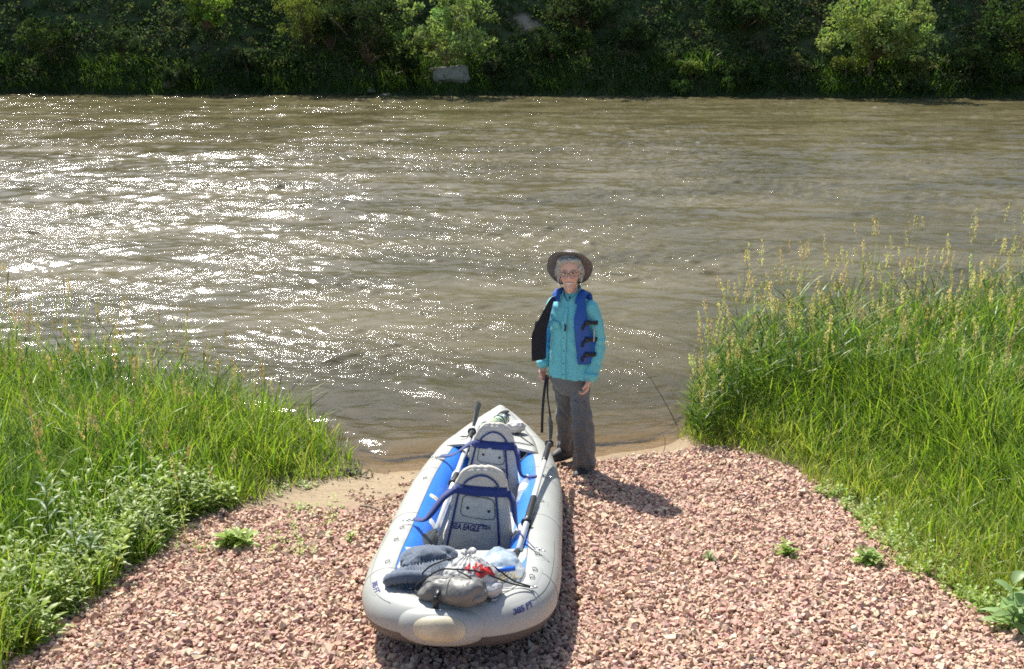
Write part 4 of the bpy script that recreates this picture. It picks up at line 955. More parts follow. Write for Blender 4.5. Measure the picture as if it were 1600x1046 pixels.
# bungee cords over the stern load, with hooks
def cord(name, pts, r=.0038, n_=30):
    mb = MB(); tube(mb, catmull(pts, n_), r, 8); return mb.build(name, M_cord, kayak)
cord('bungee_cord', [(-.185, .205, .232), (-.15, .16, .28), (-.06, .115, .352), (.0, .11, .360), (.12, .135, .340), (.24, .20, .27), (.335, .235, .238)])
cord('bungee_cord', [(-.20, .235, .232), (-.16, .24, .28), (-.09, .20, .35), (.04, .23, .375), (.16, .26, .325), (.25, .25, .265), (.335, .240, .240)])
cord('bungee_cord', [(.02, .105, .355), (.08, .06, .340), (.13, .06, .28), (.165, .10, .232)])
cord('bungee_cord', [(-.19, .21, .235), (-.13, .12, .245), (.0, .105, .25), (.17, .105, .232)], .003)
for c in ((-.19, .22, .232), (.342, .238, .236), (.172, .108, .228)):
    mb = MB(); c = Vector(c); tube(mb, [c + Vector((.016 * math.cos(a), .012 * math.sin(a), .004)) for a in np.linspace(0, 2 * math.pi, 13)], .003, 6, caps=False); mb.build('deck_hook', M_steel, kayak)
# bow cords
zb = lambda y_, a=0: prof(y_)[0] + prof(y_)[1] + .006 + .03 * (1 - min(1, (a / (xc(y_) + .01)) ** 2))
cord('bow_cord', [(-.20, 3.02, zb(3.02, .2) + .004), (-.05, 3.14, zb(3.14) + .012), (.05, 3.27, zb(3.27) + .01), (.16, 3.08, zb(3.08, .16) + .006), (.285, 2.84, zb(2.84, .285) + .006)], .003)
cord('bow_cord', [(.27, 2.83, zb(2.83, .27) + .006), (.18, 2.85, zb(2.85, .18) + .006), (.10, 2.84, zb(2.84, .1) + .006)], .003)
mb = MB(); c = Vector((-.215, 3.0, zb(3.0, .215) + .006)); tube(mb, [c + Vector((.022 * math.cos(a), .012 * math.sin(a), .004)) for a in np.linspace(0, 2 * math.pi, 13)], .003, 6, caps=False); mb.build('deck_hook', M_black, kayak)
# black grab handle loop on the nose
mb = MB(); ellipsoid(mb, (.045, 3.60, zb(3.6) + .012), (.030, .075, .012), 18, 10, R=Matrix.Rotation(-.35, 3, 'Z')); mb.build('grab_handle', M_black, kayak)

# ------------------------------------------------------------------ things carried on the kayak (each stands on its own)
def item(name, label, cat, loc, rz=0.0):
    o = empty(name, KM @ Matrix.Translation(loc) @ Matrix.Rotation(rz, 4, 'Z')); tag(o, label, cat); return o
def paddle(name, label, P0, P1, blade0, blade1, grips, seed, bw0=.075, bw1=.075, n0=(1, 0, .3), n1=(.6, 0, 1)):
    """P0,P1 shaft ends; blade0/blade1 tips"""
    root = item(name, label, 'paddle', (0, 0, 0)); P0, P1 = Vector(P0), Vector(P1); D = P1 - P0
    mb = MB(); tube(mb, [P0, P1], .0155, 16); mb.build('shaft', M_shaft, root)
    for a, b_ in grips:
        mb = MB(); tube(mb, catmull([P0 + D * a, P0 + D * (a + .15 * (b_ - a)), P0 + D * (a + .5 * (b_ - a)), P0 + D * b_], 10), [.0175, .019, .0192, .0192, .019, .019, .0192, .0192, .019, .018, .017], 14); mb.build('grip', M_black, root)
    for t_, rr in ((grips[0][0] - .012, .030), (grips[-1][1] + .012, .030)):
        mb = MB(); c = P0 + D * t_; e = D.normalized(); tube(mb, [c - e * .010, c - e * .006, c + e * .004, c + e * .010], [.018, rr, rr * .95, .018], 18); mb.build('drip_ring', M_black, root)
    for S0, T, w_, nn in ((P0, Vector(blade0), bw0, n0), (P1, Vector(blade1), bw1, n1)):
        mb = MB(); d = T - S0; e = d.normalized(); nn = Vector(nn); nn = (nn - e * nn.dot(e)).normalized(); s = e.cross(nn)
        vs = []; fs = []; n_ = 14; m_ = 8
        for i in range(n_ + 1):
            t = i / n_; wd = w_ * min(1, .22 + 1.5 * t) * (1 - max(0, (t - .72) / .28) ** 2.2) ** .5 if t < 1 else .004
            for j in range(m_ + 1):
                a = 2 * j / m_ - 1; cur = -.020 * (a * a) * (wd / w_) - .03 * t * t + .006 * math.exp(-(a / .15) ** 2) * (1 - t); vs.append(S0 + d * t + s * (a * wd) + nn * cur)
        k0 = len(vs); vs += [v - nn * .005 for v in vs]
        for i in range(n_):
            for j in range(m_): q = i * (m_ + 1) + j; fs.append((q, q + 1, q + m_ + 2, q + m_ + 1)); fs.append((k0 + q, k0 + q + m_ + 1, k0 + q + m_ + 2, k0 + q + 1))
        for i in range(n_):
            for j in (0, m_): q = i * (m_ + 1) + j; fs.append((q, q + m_ + 1, k0 + q + m_ + 1, k0 + q))
        for j in range(m_): fs.append((j, k0 + j, k0 + j + 1, j + 1)); q = n_ * (m_ + 1) + j; fs.append((q, q + 1, k0 + q + 1, k0 + q))
        mb.add(vs, fs); mb.build('blade', M_blade, root)
    return root
paddle('kayak_paddle', 'white shafted paddle along the left inner wall of the kayak, its grey blade upright', (-.128, 2.80, .425), (-.186, 1.10, .225), (-.085, 3.36, .50), (-.225, .66, .20), [(.06, .14), (.52, .60)], 1, .050, .075, (1, 0, .1), (.8, .1, 1))
paddle('kayak_paddle', 'white shafted paddle lying on the right tube of the kayak beside the person', (.398, 2.62, .375), (.262, .66, .27), (.445, 3.10, .42), (.24, .36, .225), [(.04, .24), (.60, .80)], 2, .07, .05, (1, 0, .15), (1, 0, .3))
# dry bag
M_drybag = mat('dry_bag_fabric', (.15, .15, .14), .45, var=.12, vscale=9, bump=.5, bscale=14, bdist=.02)
root = item('dry_bag', 'grey roll top dry bag with a black buckle strapped on the stern', 'bag', (-.005, .105, .268), -.42)
mb = MB(); ax = Matrix.Rotation(-.15, 3, 'Y')
def bagf(d, q):
    s_x = math.copysign(abs(d.x) ** .62, d.x); rad = (1 - abs(s_x) ** 7) ** .5; y_, z_ = d.y, d.z; l_ = math.hypot(y_, z_) + 1e-6
    sq = 1 - .28 * max(0, s_x) ** 2
    v = Vector((s_x * .138, y_ / l_ * .074 * rad * (1 + .05 * math.sin(5 * s_x)), z_ / l_ * .062 * rad * sq))
    cre = .012 * (1 - 2 * abs(nz(v, 9, 3))) * (.4 + abs(s_x)) + .007 * (1 - 2 * abs(nz(v, 22))) + .010 * nz(v, 6) - .008
    return v * (1 + cre / .09)
ellipsoid(mb, (0, 0, 0), (1, 1, 1), 64, 48, R=ax, fn=bagf); mb.build('bag_body', M_drybag, root)
mb = MB(); tube(mb, [ax @ Vector((.02, .077 * math.cos(a), .065 * math.sin(a))) for a in np.linspace(0, 2 * math.pi, 25)], .0018, 5, caps=False); mb.build('bag_seam', M_seam, root)
mb = MB(); bp = Vector((-.03, -.078, -.026)); ribbon(mb, [bp + Vector((0, .03, .045)), bp + Vector((0, -.002, .02)), bp, bp + Vector((0, .0, -.035))], .024, (0, -1, .3), .005)
ellipsoid(mb, bp + Vector((0, -.006, .005)), (.016, .009, .02), 12, 8); mb.build('buckle', M_black, root)
mb = MB(); ellipsoid(mb, ax @ Vector((.134, 0, -.02)), (.026, .05, .028), 20, 12, fn=lambda d, q: q * (1 + .25 * nz(q, 22))); mb.build('rolled_closure', M_drybag, root)
# carrier bag
M_poly = mat('thin_white_plastic', (.66, .655, .63), .32, bump=.35, bscale=26, bdist=.02, trans=.25)
M_red = mat('red_print', (.55, .035, .03), .4, var=.15, vscale=40)
root = item('carrier_bag', 'white plastic carrier bag with red print, tied in a knot, behind the dry bag', 'bag', (.065, .205, .296))
def polyf(d, q):
    f = 1 - .30 * max(0, d.z) ** 2; q = Vector((q.x * f, q.y * f, q.z))
    th = math.atan2(d.y, d.x); w_ = max(0, d.z) ** .6
    return q * (1 + .055 * w_ * math.sin(th * 15 + 2.5 * nz(d, 2)) + .09 * nz(d, 2.3, 4) + .04 * nz(d, 7, 2) + .02 * nz(d, 18))
mb = MB(); ellipsoid(mb, (0, 0, 0), (.118, .108, .090), 96, 56, fn=polyf); mb.build('bag_body', M_poly, root)
mb = MB(); tube(mb, catmull([(0, 0, .05), (-.005, .0, .082), (-.012, 0, .098)], 6), [.034, .022, .016, .014, .014, .013, .010], 12)
for a, l in ((2.9, .022), (.25, .042), (1.5, .022)):
    e = Vector((math.cos(a), .3 * math.sin(a), .55)); ribbon(mb, catmull([Vector((-.012, 0, .095)), Vector((-.012, 0, .102)) + e * l * .5, Vector((-.012, 0, .092)) + e * l + Vector((0, -.01, -.004))], 6), [.014, .020, .026, .030, .030, .026, .014], (0, -1, .5), .002)
mb.build('knot', M_poly, root)
def on_bag(th0, ph0, blob, off=.002):
    vs = []; fs = []; R_ = 8
    for i in range(R_ + 1):
        for j in range(20):
            a = j / 20 * 6.2832; rr = blob * i / R_ * (1 + .35 * math.sin(a * 3 + th0 * 5) + .2 * math.sin(a * 7)); th = th0 + rr * math.cos(a); ph = ph0 + rr * math.sin(a)
            d = Vector((math.cos(ph) * math.cos(th), math.cos(ph) * math.sin(th), math.sin(ph))); p = polyf(d, Vector((d.x * .118, d.y * .108, d.z * .090))); vs.append(p * (1 + off / .1))
    for i in range(R_):
        for j in range(20): fs.append((i * 20 + j, i * 20 + (j + 1) % 20, i * 20 + 20 + (j + 1) % 20, i * 20 + 20 + j))
    return vs, fs
for a, b_, c_ in ((-.75, .60, .30), (-1.05, .40, .22), (-.45, .38, .20), (-1.6, .75, .16), (-1.0, .85, .14), (-1.25, .75, .10), (-.6, .85, .10), (-1.45, .35, .05)):
    mb = MB(); v_, f_ = on_bag(a, b_, c_); mb.add(v_, f_); mb.build('red_print', M_red, root)
# second pale plastic bag under the dry bag
root = item('plastic_bag', 'pale grey plastic bag bulging out between the carrier bag and the dry bag', 'bag', (.075, .150, .262), .2)
mb = MB(); ellipsoid(mb, (0, 0, 0), (.135, .08, .055), 72, 40, fn=lambda d, q: q * (1 + .12 * nz(d, 1.8, 9) + .06 * nz(d, 5, 1) + .03 * nz(d, 14))); mb.build('bag_body', mat('grey_plastic', (.52, .52, .52), .3, bump=.35, bscale=24, bdist=.02, trans=.15), root)
# clear bag of snacks with a blue lidded tub
M_clear = bpy.data.materials.new('clear_film'); M_clear.use_nodes = True; b = M_clear.node_tree.nodes['Principled BSDF']; b.inputs['Roughness'].default_value = .12; b.inputs['Base Color'].default_value = (.62, .72, .80, 1); b.inputs['Alpha'].default_value = .42
root = item('clear_bag', 'clear plastic bag with yellow snacks and a blue strip, right of the carrier bag', 'bag', (.19, .38, .262), .35)
mb = MB(); ellipsoid(mb, (0, 0, 0), (.105, .095, .085), 60, 36, fn=lambda d, q: q * (1 + .13 * nz(d, 2, 3) + .05 * nz(d, 6, 5) + .03 * nz(d, 15))); mb.build('bag_film', M_clear, root)
rg = np.random.default_rng(77); mb = MB()
for k in range(60):
    p = Vector((rg.uniform(-.03, .06), rg.uniform(-.07, .0), rg.uniform(-.07, -.01))); e = Vector(rg.normal(size=3)).normalized() * .022; tube(mb, [p - e, p, p + e], .0038, 5)
mb.build('snacks', mat('yellow_snack', (.62, .50, .22), .6, var=.2, vscale=60), root)
mb = MB(); ribbon(mb, catmull([(-.06, -.075, .035), (-.01, -.098, .04), (.04, -.085, .035)], 8), .022, (0, -1, .6), .003); mb.build('blue_strip', mat('blue_strip', (.02, .14, .62), .4), root)
# pale blue bag behind
root = item('storage_bag', 'large translucent pale blue bag against the right inner wall beside the nearer seat', 'bag', (.175, .52, .21), -.2)
mb = MB(); ellipsoid(mb, (0, 0, 0), (.09, .14, .105), 60, 36, fn=lambda d, q: q * (1 + .14 * nz(d, 1.7, 13) + .05 * nz(d, 5, 5) + .02 * nz(d, 14))); mb.build('bag_body', mat('pale_blue_plastic', (.34, .43, .52), .3, bump=.3, bscale=22, bdist=.02, trans=.2), root)
# knitted towel
M_knit = mat('blue_grey_knit', (.095, .125, .170), .95, var=.12, vscale=60, bump=.5, bscale=220, bdist=.003, sheen=.4)
root = item('knit_sweater', 'folded blue grey ribbed knit garment at the left of the stern load', 'clothing', (-.15, .355, .238), .32)
def knitf(ampl, fr, seed):
    def fn(d, q):
        q = q * (1 + .16 * nz(d, 1.6, seed) + .05 * nz(d, 4, seed)); s = 1 + ampl * math.sin(q.x * fr + 6 * nz(q, 6, seed)) ; return Vector((q.x, q.y * s, q.z * s))
    return fn
mb = MB(); ellipsoid(mb, (-.02, -.015, .0), (.165, .095, .070), 260, 60, R=Matrix.Rotation(-.12, 3, 'Y'), fn=knitf(.075, 430, 1)); ellipsoid(mb, (.035, .075, .045), (.145, .085, .070), 260, 60, R=Matrix.Rotation(.1, 3, 'Y') @ Matrix.Rotation(.3, 3, 'Z'), fn=knitf(.075, 430, 5))
mb.build('knit_fold', M_knit, root)
mb = MB(); P = catmull([(-.17, -.04, .0), (-.175, -.075, .03), (-.11, -.10, .045), (-.03, -.105, .035), (.05, -.09, .01)], 24); tube(mb, P, [.012 + .016 * math.sin(math.pi * i / 24) ** .5 + .0018 * (-1) ** i for i in range(25)], 14); mb.build('knit_cuff', M_knit, root)
mb = MB(); ellipsoid(mb, (-.115, -.062, -.012), (.045, .035, .035), 40, 24, fn=lambda d, q: q * (1 + .3 * nz(d, 2.5, 8))); mb.build('lining', mat('grey_green_knit', (.15, .165, .16), .95, var=.2, vscale=80, bump=.5, bscale=240, bdist=.003), root)
# water bottle
M_pet = bpy.data.materials.new('clear_bottle'); M_pet.use_nodes = True; b = M_pet.node_tree.nodes['Principled BSDF']; b.inputs['Roughness'].default_value = .08; b.inputs['Base Color'].default_value = (.75, .82, .86, 1); b.inputs['Alpha'].default_value = .38; b.inputs['Specular IOR Level'].default_value = .9
def bottle(P0, P1, R, label):
    root = item('water_bottle', label, 'bottle', (0, 0, 0)); P0, P1 = Vector(P0), Vector(P1); D = P1 - P0
    pr = [(0, .6), (.03, .95), (.08, 1), (.14, .93), (.20, 1), (.28, .94), (.36, 1), (.62, 1), (.70, .95), (.80, .75), (.88, .42), (.92, .36), (.96, .36)]
    mb = MB(); tube(mb, [P0 + D * t for t, r in pr], [R * r for t, r in pr], 20); mb.build('bottle_body', M_pet, root)
    mb = MB(); tube(mb, [P0 + D * t for t in (.38, .39, .60, .61)], [R * 1.01, R * 1.02, R * 1.02, R * 1.01], 20, caps=False); mb.build('bottle_label', M_label, root)
    mb = MB(); tube(mb, [P0 + D * t for t in (.955, .96, 1.0, 1.005)], [R * .3, R * .45, R * .45, R * .3], 16); mb.build('bottle_cap', M_white, root)
bottle((.235, 1.80, .165), (.262, 2.10, .265), .037, 'clear water bottle with pale label lying on the floor right of the seats')
bottle((-.185, 1.95, .24), (-.168, 2.17, .30), .026, 'small crumpled clear bottle wedged beside the left paddle')
# rolled patterned bag on the bow deck, white pump bulb, dark pouch
M_camo = mat('patterned_cloth', (.3, .4, .3), .8)
t = M_camo.node_tree; n_ = t.nodes.new('ShaderNodeTexNoise'); n_.inputs['Scale'].default_value = 22; rc = t.nodes.new('ShaderNodeValToRGB'); rc.color_ramp.interpolation = 'CONSTANT'
for pos, c in zip((0, .42, .5, .58, .64), ((.35, .48, .50), (.42, .52, .16), (.07, .10, .22), (.50, .60, .55), (.12, .2, .12))):
    e_ = rc.color_ramp.elements[0] if pos == 0 else rc.color_ramp.elements.new(pos); e_.position = pos; e_.color = (*c, 1)
rc.color_ramp.elements.remove(rc.color_ramp.elements[-1]) if rc.color_ramp.elements[-1].position == 1 else None
tc = t.nodes.new('ShaderNodeTexCoord'); t.links.new(tc.outputs['Object'], n_.inputs[0]); t.links.new(n_.outputs['Fac'], rc.inputs[0]); t.links.new(rc.outputs[0], t.nodes['Principled BSDF'].inputs['Base Color'])
zz = zb(3.15) + .045
root = item('rolled_pouch', 'rolled cloth pouch patterned in pale blue, lime and navy on the bow deck', 'pouch', (0, 0, 0))
mb = MB(); P = catmull([(-.085, 2.98, zz - .012), (-.03, 3.08, zz), (.03, 3.22, zz + .01), (.06, 3.32, zz + .02)], 16); tube(mb, P, [.030, .040, .043, .044, .043, .045, .044, .045, .044, .043, .045, .044, .043, .042, .040, .034, .02], 18); mb.build('pouch_body', M_camo, root)
mb = MB(); tube(mb, [P[0] - (P[1] - P[0]) * .6, P[0], P[1]], [.028, .033, .035], 16); mb.build('pouch_end', M_label, root)
for i in (3, 10, 14):
    mb = MB(); e1 = (P[i + 1] - P[i]).normalized(); s_1 = e1.cross(Vector((0, 0, 1))).normalized(); s_2 = e1.cross(s_1); tube(mb, [P[i] + (s_1 * math.cos(a) + s_2 * math.sin(a)) * .047 for a in np.linspace(0, 6.283, 17)], .004, 6, caps=False); mb.build('pouch_cord', M_cord, root)
o = item('white_sack', 'small soft white sack lying on the bow deck right of the rolled pouch', 'sack', (.150, 3.13, zb(3.13, .15) + .040), .6)
mb = MB(); ellipsoid(mb, (0, 0, 0), (.075, .052, .045), 40, 24, fn=lambda d, q: q * (1 + .18 * nz(d, 2, 21) + .08 * nz(d, 5, 3))); mb.build('sack_body', mat('white_cloth', (.68, .64, .60), .9, var=.1, vscale=20, bump=.4, bscale=60), o)
mb = MB(); ellipsoid(mb, (-.06, .05, -.01), (.045, .03, .025), 24, 14, fn=lambda d, q: q * (1 + .3 * nz(d, 3, 2))); mb.build('sack_neck', mat('white_cloth_dull', (.5, .5, .5), .9), o)

#PART3
# ------------------------------------------------------------------ the person
PX, PY = .425, 7.06; PZ = float(terr(PX, PY)) + .012
pers = empty('person', Matrix.Translation((PX, PY, PZ)) @ Matrix.Rotation(math.radians(-27), 4, 'Z') @ Matrix.Diagonal((1.0, 1.0, 1.02, 1)))
tag(pers, 'person in wide brimmed hat, open blue life vest, turquoise shirt and grey trousers by kayak', 'person')
M_skin = mat('skin', attr=True, rough=.5, sss=.12, spec=.35)
def headx(p):          # head-local to body-local: turned a little toward the camera and tipped back
    return Matrix.Translation((-.012, -.012, 1.468)) @ (Matrix.Rotation(math.radians(20), 4, 'Z') @ Matrix.Rotation(math.radians(-7), 4, 'X') @ Matrix.Rotation(math.radians(-3), 4, 'Y')) @ (Vector(p) * 1.07)
HR = (Matrix.Rotation(math.radians(20), 4, 'Z') @ Matrix.Rotation(math.radians(-7), 4, 'X') @ Matrix.Rotation(math.radians(-3), 4, 'Y')).to_3x3()
def he(mb, c, r, nu=20, nv=14, fn=None): ellipsoid(mb, headx(c), tuple(1.07 * k_ for k_ in r), nu, nv, R=HR, fn=fn)
mb = MB()
def skull(d, q):
    low = max(0, -d.z); q = Vector((q.x * (1 - .30 * low ** 1.6), q.y * (1 - .10 * low) - .012 * low, q.z)); return q
he(mb, (0, .008, .045), (.070, .088, .100), 36, 28, skull)          # skull
he(mb, (0, -.020, -.012), (.056, .058, .082), 30, 22, lambda d, q: Vector((q.x * (1 - .42 * max(0, -d.z) ** 1.5), q.y, q.z)))   # face
he(mb, (0, -.060, -.072), (.021, .018, .017))                        # chin
for s in (-1, 1):
    he(mb, (s * .032, -.052, -.012), (.024, .022, .022)); he(mb, (s * .070, .012, .012), (.009, .018, .030)); he(mb, (s * .024, -.071, .036), (.020, .010, .007))
    he(mb, (s * .009, -.086, -.012), (.009, .010, .008))
mbn = [headx(p) for p in ((0, -.074, .030), (0, -.086, .006), (0, -.095, -.010))]; tube(mb, mbn, [.008, .009, .0115], 12)
he(mb, (0, -.070, -.040), (.026, .014, .010)); he(mb, (0, -.068, -.050), (.022, .014, .009))
tube(mb, [(-.004, .02, 1.26), (-.004, .012, 1.34), headx((0, .012, -.05))], [.062, .050, .052], 24)
# slim trunk and legs inside the clothes, arms, hands
loft(mb, [((0, .01, .80), .13, .09), ((0, .01, .95), .12, .085), ((0, .01, 1.15), .13, .09), ((0, .015, 1.25), .12, .075), ((0, .015, 1.30), .06, .05)], nu=28)
limb(mb, [(.15, .01, 1.245), (.205, .035, 1.01), (.178, -.035, .775)], [.045, .038, .024]); limb(mb, [(-.15, .015, 1.245), (-.205, .05, 1.02), (-.212, -.01, .80)], [.045, .038, .024])
limb(mb, [(.075, .01, .80), (.116, -.052, .43), (.144, -.034, .06)], [.055, .04, .03]); limb(mb, [(-.075, .02, .80), (-.076, .08, .43), (-.094, .165, .10)], [.055, .04, .03])
def hand(wr, dirv, palm_n, side, curl):
    """wrist point, direction of the fingers, palm normal, thumb side sign"""
    wr = Vector(wr); d = Vector(dirv).normalized(); n_ = Vector(palm_n); n_ = (n_ - d * n_.dot(d)).normalized(); s = d.cross(n_) * side
    def P(a, b_, c): return wr + d * a + s * b_ + n_ * c
    R = Matrix((s, n_, d)).transposed()
    ellipsoid(mb, P(.045, 0, 0), (.038, .014, .048), 20, 14, R=R); tube(mb, [P(-.03, 0, 0), P(.0, 0, 0), P(.03, 0, 0)], [.022, .024, .026], 14)
    for k, (off, ln) in enumerate(((.028, .064), (.0095, .072), (-.0095, .068), (-.027, .054))):
        c = curl * (1 + .12 * k); pts = [P(.072, off, 0)]; a = 0.25 * c
        p = Vector(pts[0])
        for seg, fr in enumerate((.45, .32, .23)):
            a += c * (.55, .75, .5)[seg]; p = p + (d * math.cos(a) + n_ * math.sin(a)) * ln * fr; pts.append(p.copy())
        tube(mb, catmull(pts, 9), [.0092, .0092, .009, .0088, .0086, .0083, .008, .0078, .0073, .0062], 10); ellipsoid(mb, pts[-1], (.0064,) * 3, 10, 6)
    pts = [P(.012, .026, .004), P(.036, .044, .014), P(.058, .047, .026), P(.075, .042, .034)]
    tube(mb, catmull(pts, 8), [.0125, .012, .0115, .011, .0105, .010, .0095, .009, .0075], 10); ellipsoid(mb, pts[-1], (.0078,) * 3, 10, 6)
hand((.172, -.050, .750), (-.10, -.22, -1), (-.75, -.35, 0), -1, .62)
hand((-.213, -.018, .775), (.05, -.15, -1), (.8, -.25, 0), 1, .80)
HI = headx((0, 0, 0))
def skin_col(p):
    q = HR.inverted() @ (Vector(p) - headx((0, 0, 0))) / 1.07
    base = Vector((.82, .50, .36)) * (1 + .10 * nz(p, 30))
    if p.z < 1.0: return (base.x * .95, base.y * .88, base.z * .86)
    if q.y < -.03 and abs(q.x) < .06:
        ck = max(0, 1 - ((abs(q.x) - .032) / .022) ** 2 - ((q.z + .014) / .024) ** 2); base = base.lerp(Vector((.60, .27, .20)), .6 * ck)
        mz = -.044 + 3.2 * q.x * q.x                                     # smile line
        if abs(q.x) < .026 and abs(q.z - mz) < .0052 * (1 - (q.x / .028) ** 2) + .001: return (.80, .76, .70)
        if abs(q.x) < .030 and abs(q.z - mz) < .0105 * (1 - (q.x / .034) ** 2): return (.42, .13, .11)
        for s in (-1, 1):
            ex, ez = q.x - s * .0265, q.z - .0215
            if (ex / .0125) ** 2 + (ez / .0062) ** 2 < 1: return (.10, .07, .05) if abs(ex) < .0055 else (.62, .58, .54)
            if (ex / .017) ** 2 + ((ez - .004) / .0105) ** 2 < 1: base = base * .72
            if abs(ex) < .018 and abs(ez - .0195 + ex * ex * 12) < .0035: base = Vector((.36, .27, .21))
    return tuple(base)
remesh(mb, 'body', M_skin, .0038, pers, smooth_it=2, color=skin_col)

# hair: short, silver, parted fringe
M_hair = mat('silver_hair', attr=True, rough=.55, spec=.4)
mb = MB()
he(mb, (0, .022, .060), (.083, .092, .098), 32, 24, lambda d, q: q)
for s in (-1, 1):
    he(mb, (s * .070, .014, .005), (.016, .038, .052)); he(mb, (s * .046, -.048, .096), (.032, .028, .024)); he(mb, (s * .066, -.020, .050), (.015, .028, .045))
he(mb, (-.020, -.064, .104), (.030, .020, .016)); he(mb, (.022, -.066, .102), (.026, .018, .017)); he(mb, (0, .075, .0), (.065, .04, .055))
def hair_cut(c):
    q = HR.inverted() @ (c - headx((0, 0, 0))); return False
def hair_disp(p, n_): 
    q = HR.inverted() @ (p - headx((0, 0, 0))); return n_ * (.006 * math.sin(q.x * 330 + 9 * nz(p, 25)) * (.6 + .4 * nz(p, 9)) + .004 * nz(p, 60))
remesh(mb, 'hair', M_hair, .0035, pers, disp=hair_disp, smooth_it=1, color=lambda p: tuple(Vector((.50, .47, .41)) * (1 + .55 * nz((p.x * 3, p.y * 3, p.z * .7), 60))))
rg2 = random.Random(4); mb = MB()
for k in range(190):                                                   # loose strands of the fringe and sides
    a = rg2.uniform(-1.55, 1.55); x_ = .074 * math.sin(a); y_ = -.072 * math.cos(a) + .012; z0 = .125 - .02 * abs(math.sin(a)); l = rg2.uniform(.028, .045) if abs(a) < .95 else rg2.uniform(.07, .11)
    sw = (.02 if x_ > -.01 else -.02) * rg2.uniform(.3, 1.2)
    pts = [headx((x_ * .9, y_ * .9, z0)), headx((x_ + sw * .5, y_ - .012, z0 - l * .45)), headx((x_ * 1.06 + sw, y_ - .008, z0 - l))]
    tube(mb, catmull(pts, 4), [.0035, .0045, .004, .003, .0012], 5)
mb.build('hair_strands', mat('silver_strand', (.50, .47, .42), .5, var=.35, vscale=120), pers)
# glasses
mb = MB()
for s in (-1, 1):
    pts = [headx((s * .0275 + .021 * math.copysign(abs(math.cos(a)) ** .6, math.cos(a)), -.091 + .012 * abs(s * .0275 + .021 * math.cos(a)) / .05, .019 + .0125 * math.copysign(abs(math.sin(a)) ** .7, math.sin(a)))) for a in np.linspace(0, 6.2832, 21)]
    tube(mb, pts, .0014, 6, caps=False); tube(mb, [headx((s * .048, -.079, .026)), headx((s * .068, -.03, .026)), headx((s * .074, .012, .024))], .0014, 6)
tube(mb, [headx((-.007, -.091, .022)), headx((0, -.094, .024)), headx((.007, -.091, .022))], .0014, 6)
mb.build('glasses', mat('dark_frames', (.05, .03, .05), .35), pers)

# hat: wide brim tipped well back, shallow crown behind
M_hat = mat('hat_cloth', (.165, .142, .125), .9, var=.12, vscale=30, bump=.35, bscale=130, bdist=.003, sheen=.25)
M_hat2 = mat('hat_lining', (.055, .046, .045), .9)
tl = math.radians(56); hc = headx((0, .030, .058)); hn = Vector((-.30, math.sin(tl), math.cos(tl))).normalized(); hu = Vector((1, 0, 0)); hu = (hu - hn * hu.dot(hn)).normalized(); hv = hn.cross(hu)
mb = MB(); vs = []; fs = []; NA = 72
prof_h = [(.080, .0), (.100, .004), (.122, -.002), (.142, -.006), (.158, -.013), (.163, -.018)]
for (r, h) in prof_h:
    for k in range(NA):
        a = 2 * math.pi * k / NA; wv = .010 * math.sin(a * 2 + .6) + .005 * math.sin(a * 3 + 2) + .004 * math.sin(a * 5)
        vs.append(hc + (hu * math.cos(a) * 1.0 + hv * math.sin(a) * 1.04) * r + hn * (h + wv * ((r - .08) / .08)))
k0 = len(vs); vs += [v + hn * .004 for v in vs]; nr = len(prof_h)
for i in range(nr - 1):
    for k in range(NA):
        q, q2 = i * NA + k, i * NA + (k + 1) % NA; fs.append((q, q2, q2 + NA, q + NA)); fs.append((k0 + q, k0 + q + NA, k0 + q2 + NA, k0 + q2))
for k in range(NA):
    k2 = (k + 1) % NA; q, q2 = (nr - 1) * NA + k, (nr - 1) * NA + k2; fs.append((q, q2, k0 + q2, k0 + q)); fs.append((k, k0 + k, k0 + k2, k2))
mb.add(vs, fs); hat = mb.build('hat_brim', M_hat, pers)
mb = MB(); vs = []; fs = []; cp = [(.084, -.004), (.088, .03), (.086, .065), (.074, .088), (.045, .096), (.0, .094)]
for (r, h) in cp:
    for k in range(NA): a = 2 * math.pi * k / NA; vs.append(hc + (hu * math.cos(a) + hv * math.sin(a) * 1.06) * max(r, .001) * (1 + .02 * math.sin(3 * a)) + hn * h)
for i in range(len(cp) - 1):
    for k in range(NA): q, q2 = i * NA + k, i * NA + (k + 1) % NA; fs.append((q, q2, q2 + NA, q + NA))
mb.add(vs, fs); o = mb.build('hat_crown', M_hat, pers); md = o.modifiers.new('t', 'SOLIDIFY'); md.thickness = .003
mb = MB(); tube(mb, [hc + (hu * math.cos(a) + hv * math.sin(a) * 1.04) * .088 + hn * .001 for a in np.linspace(0, 6.2832, 49)], .007, 8, caps=False); mb.build('hat_band', M_hat2, pers)
# chin cord
mb = MB()
for s in (-1, 1): tube(mb, catmull([headx((s * .074, .0, .04)), headx((s * .064, -.03, -.05)), headx((s * .018, -.058, -.105)), headx((0, -.066, -.135))], 12), .0022, 6)
ellipsoid(mb, headx((0, -.068, -.138)), (.007, .006, .010), 10, 8); mb.build('chin_cord', M_cord, pers)

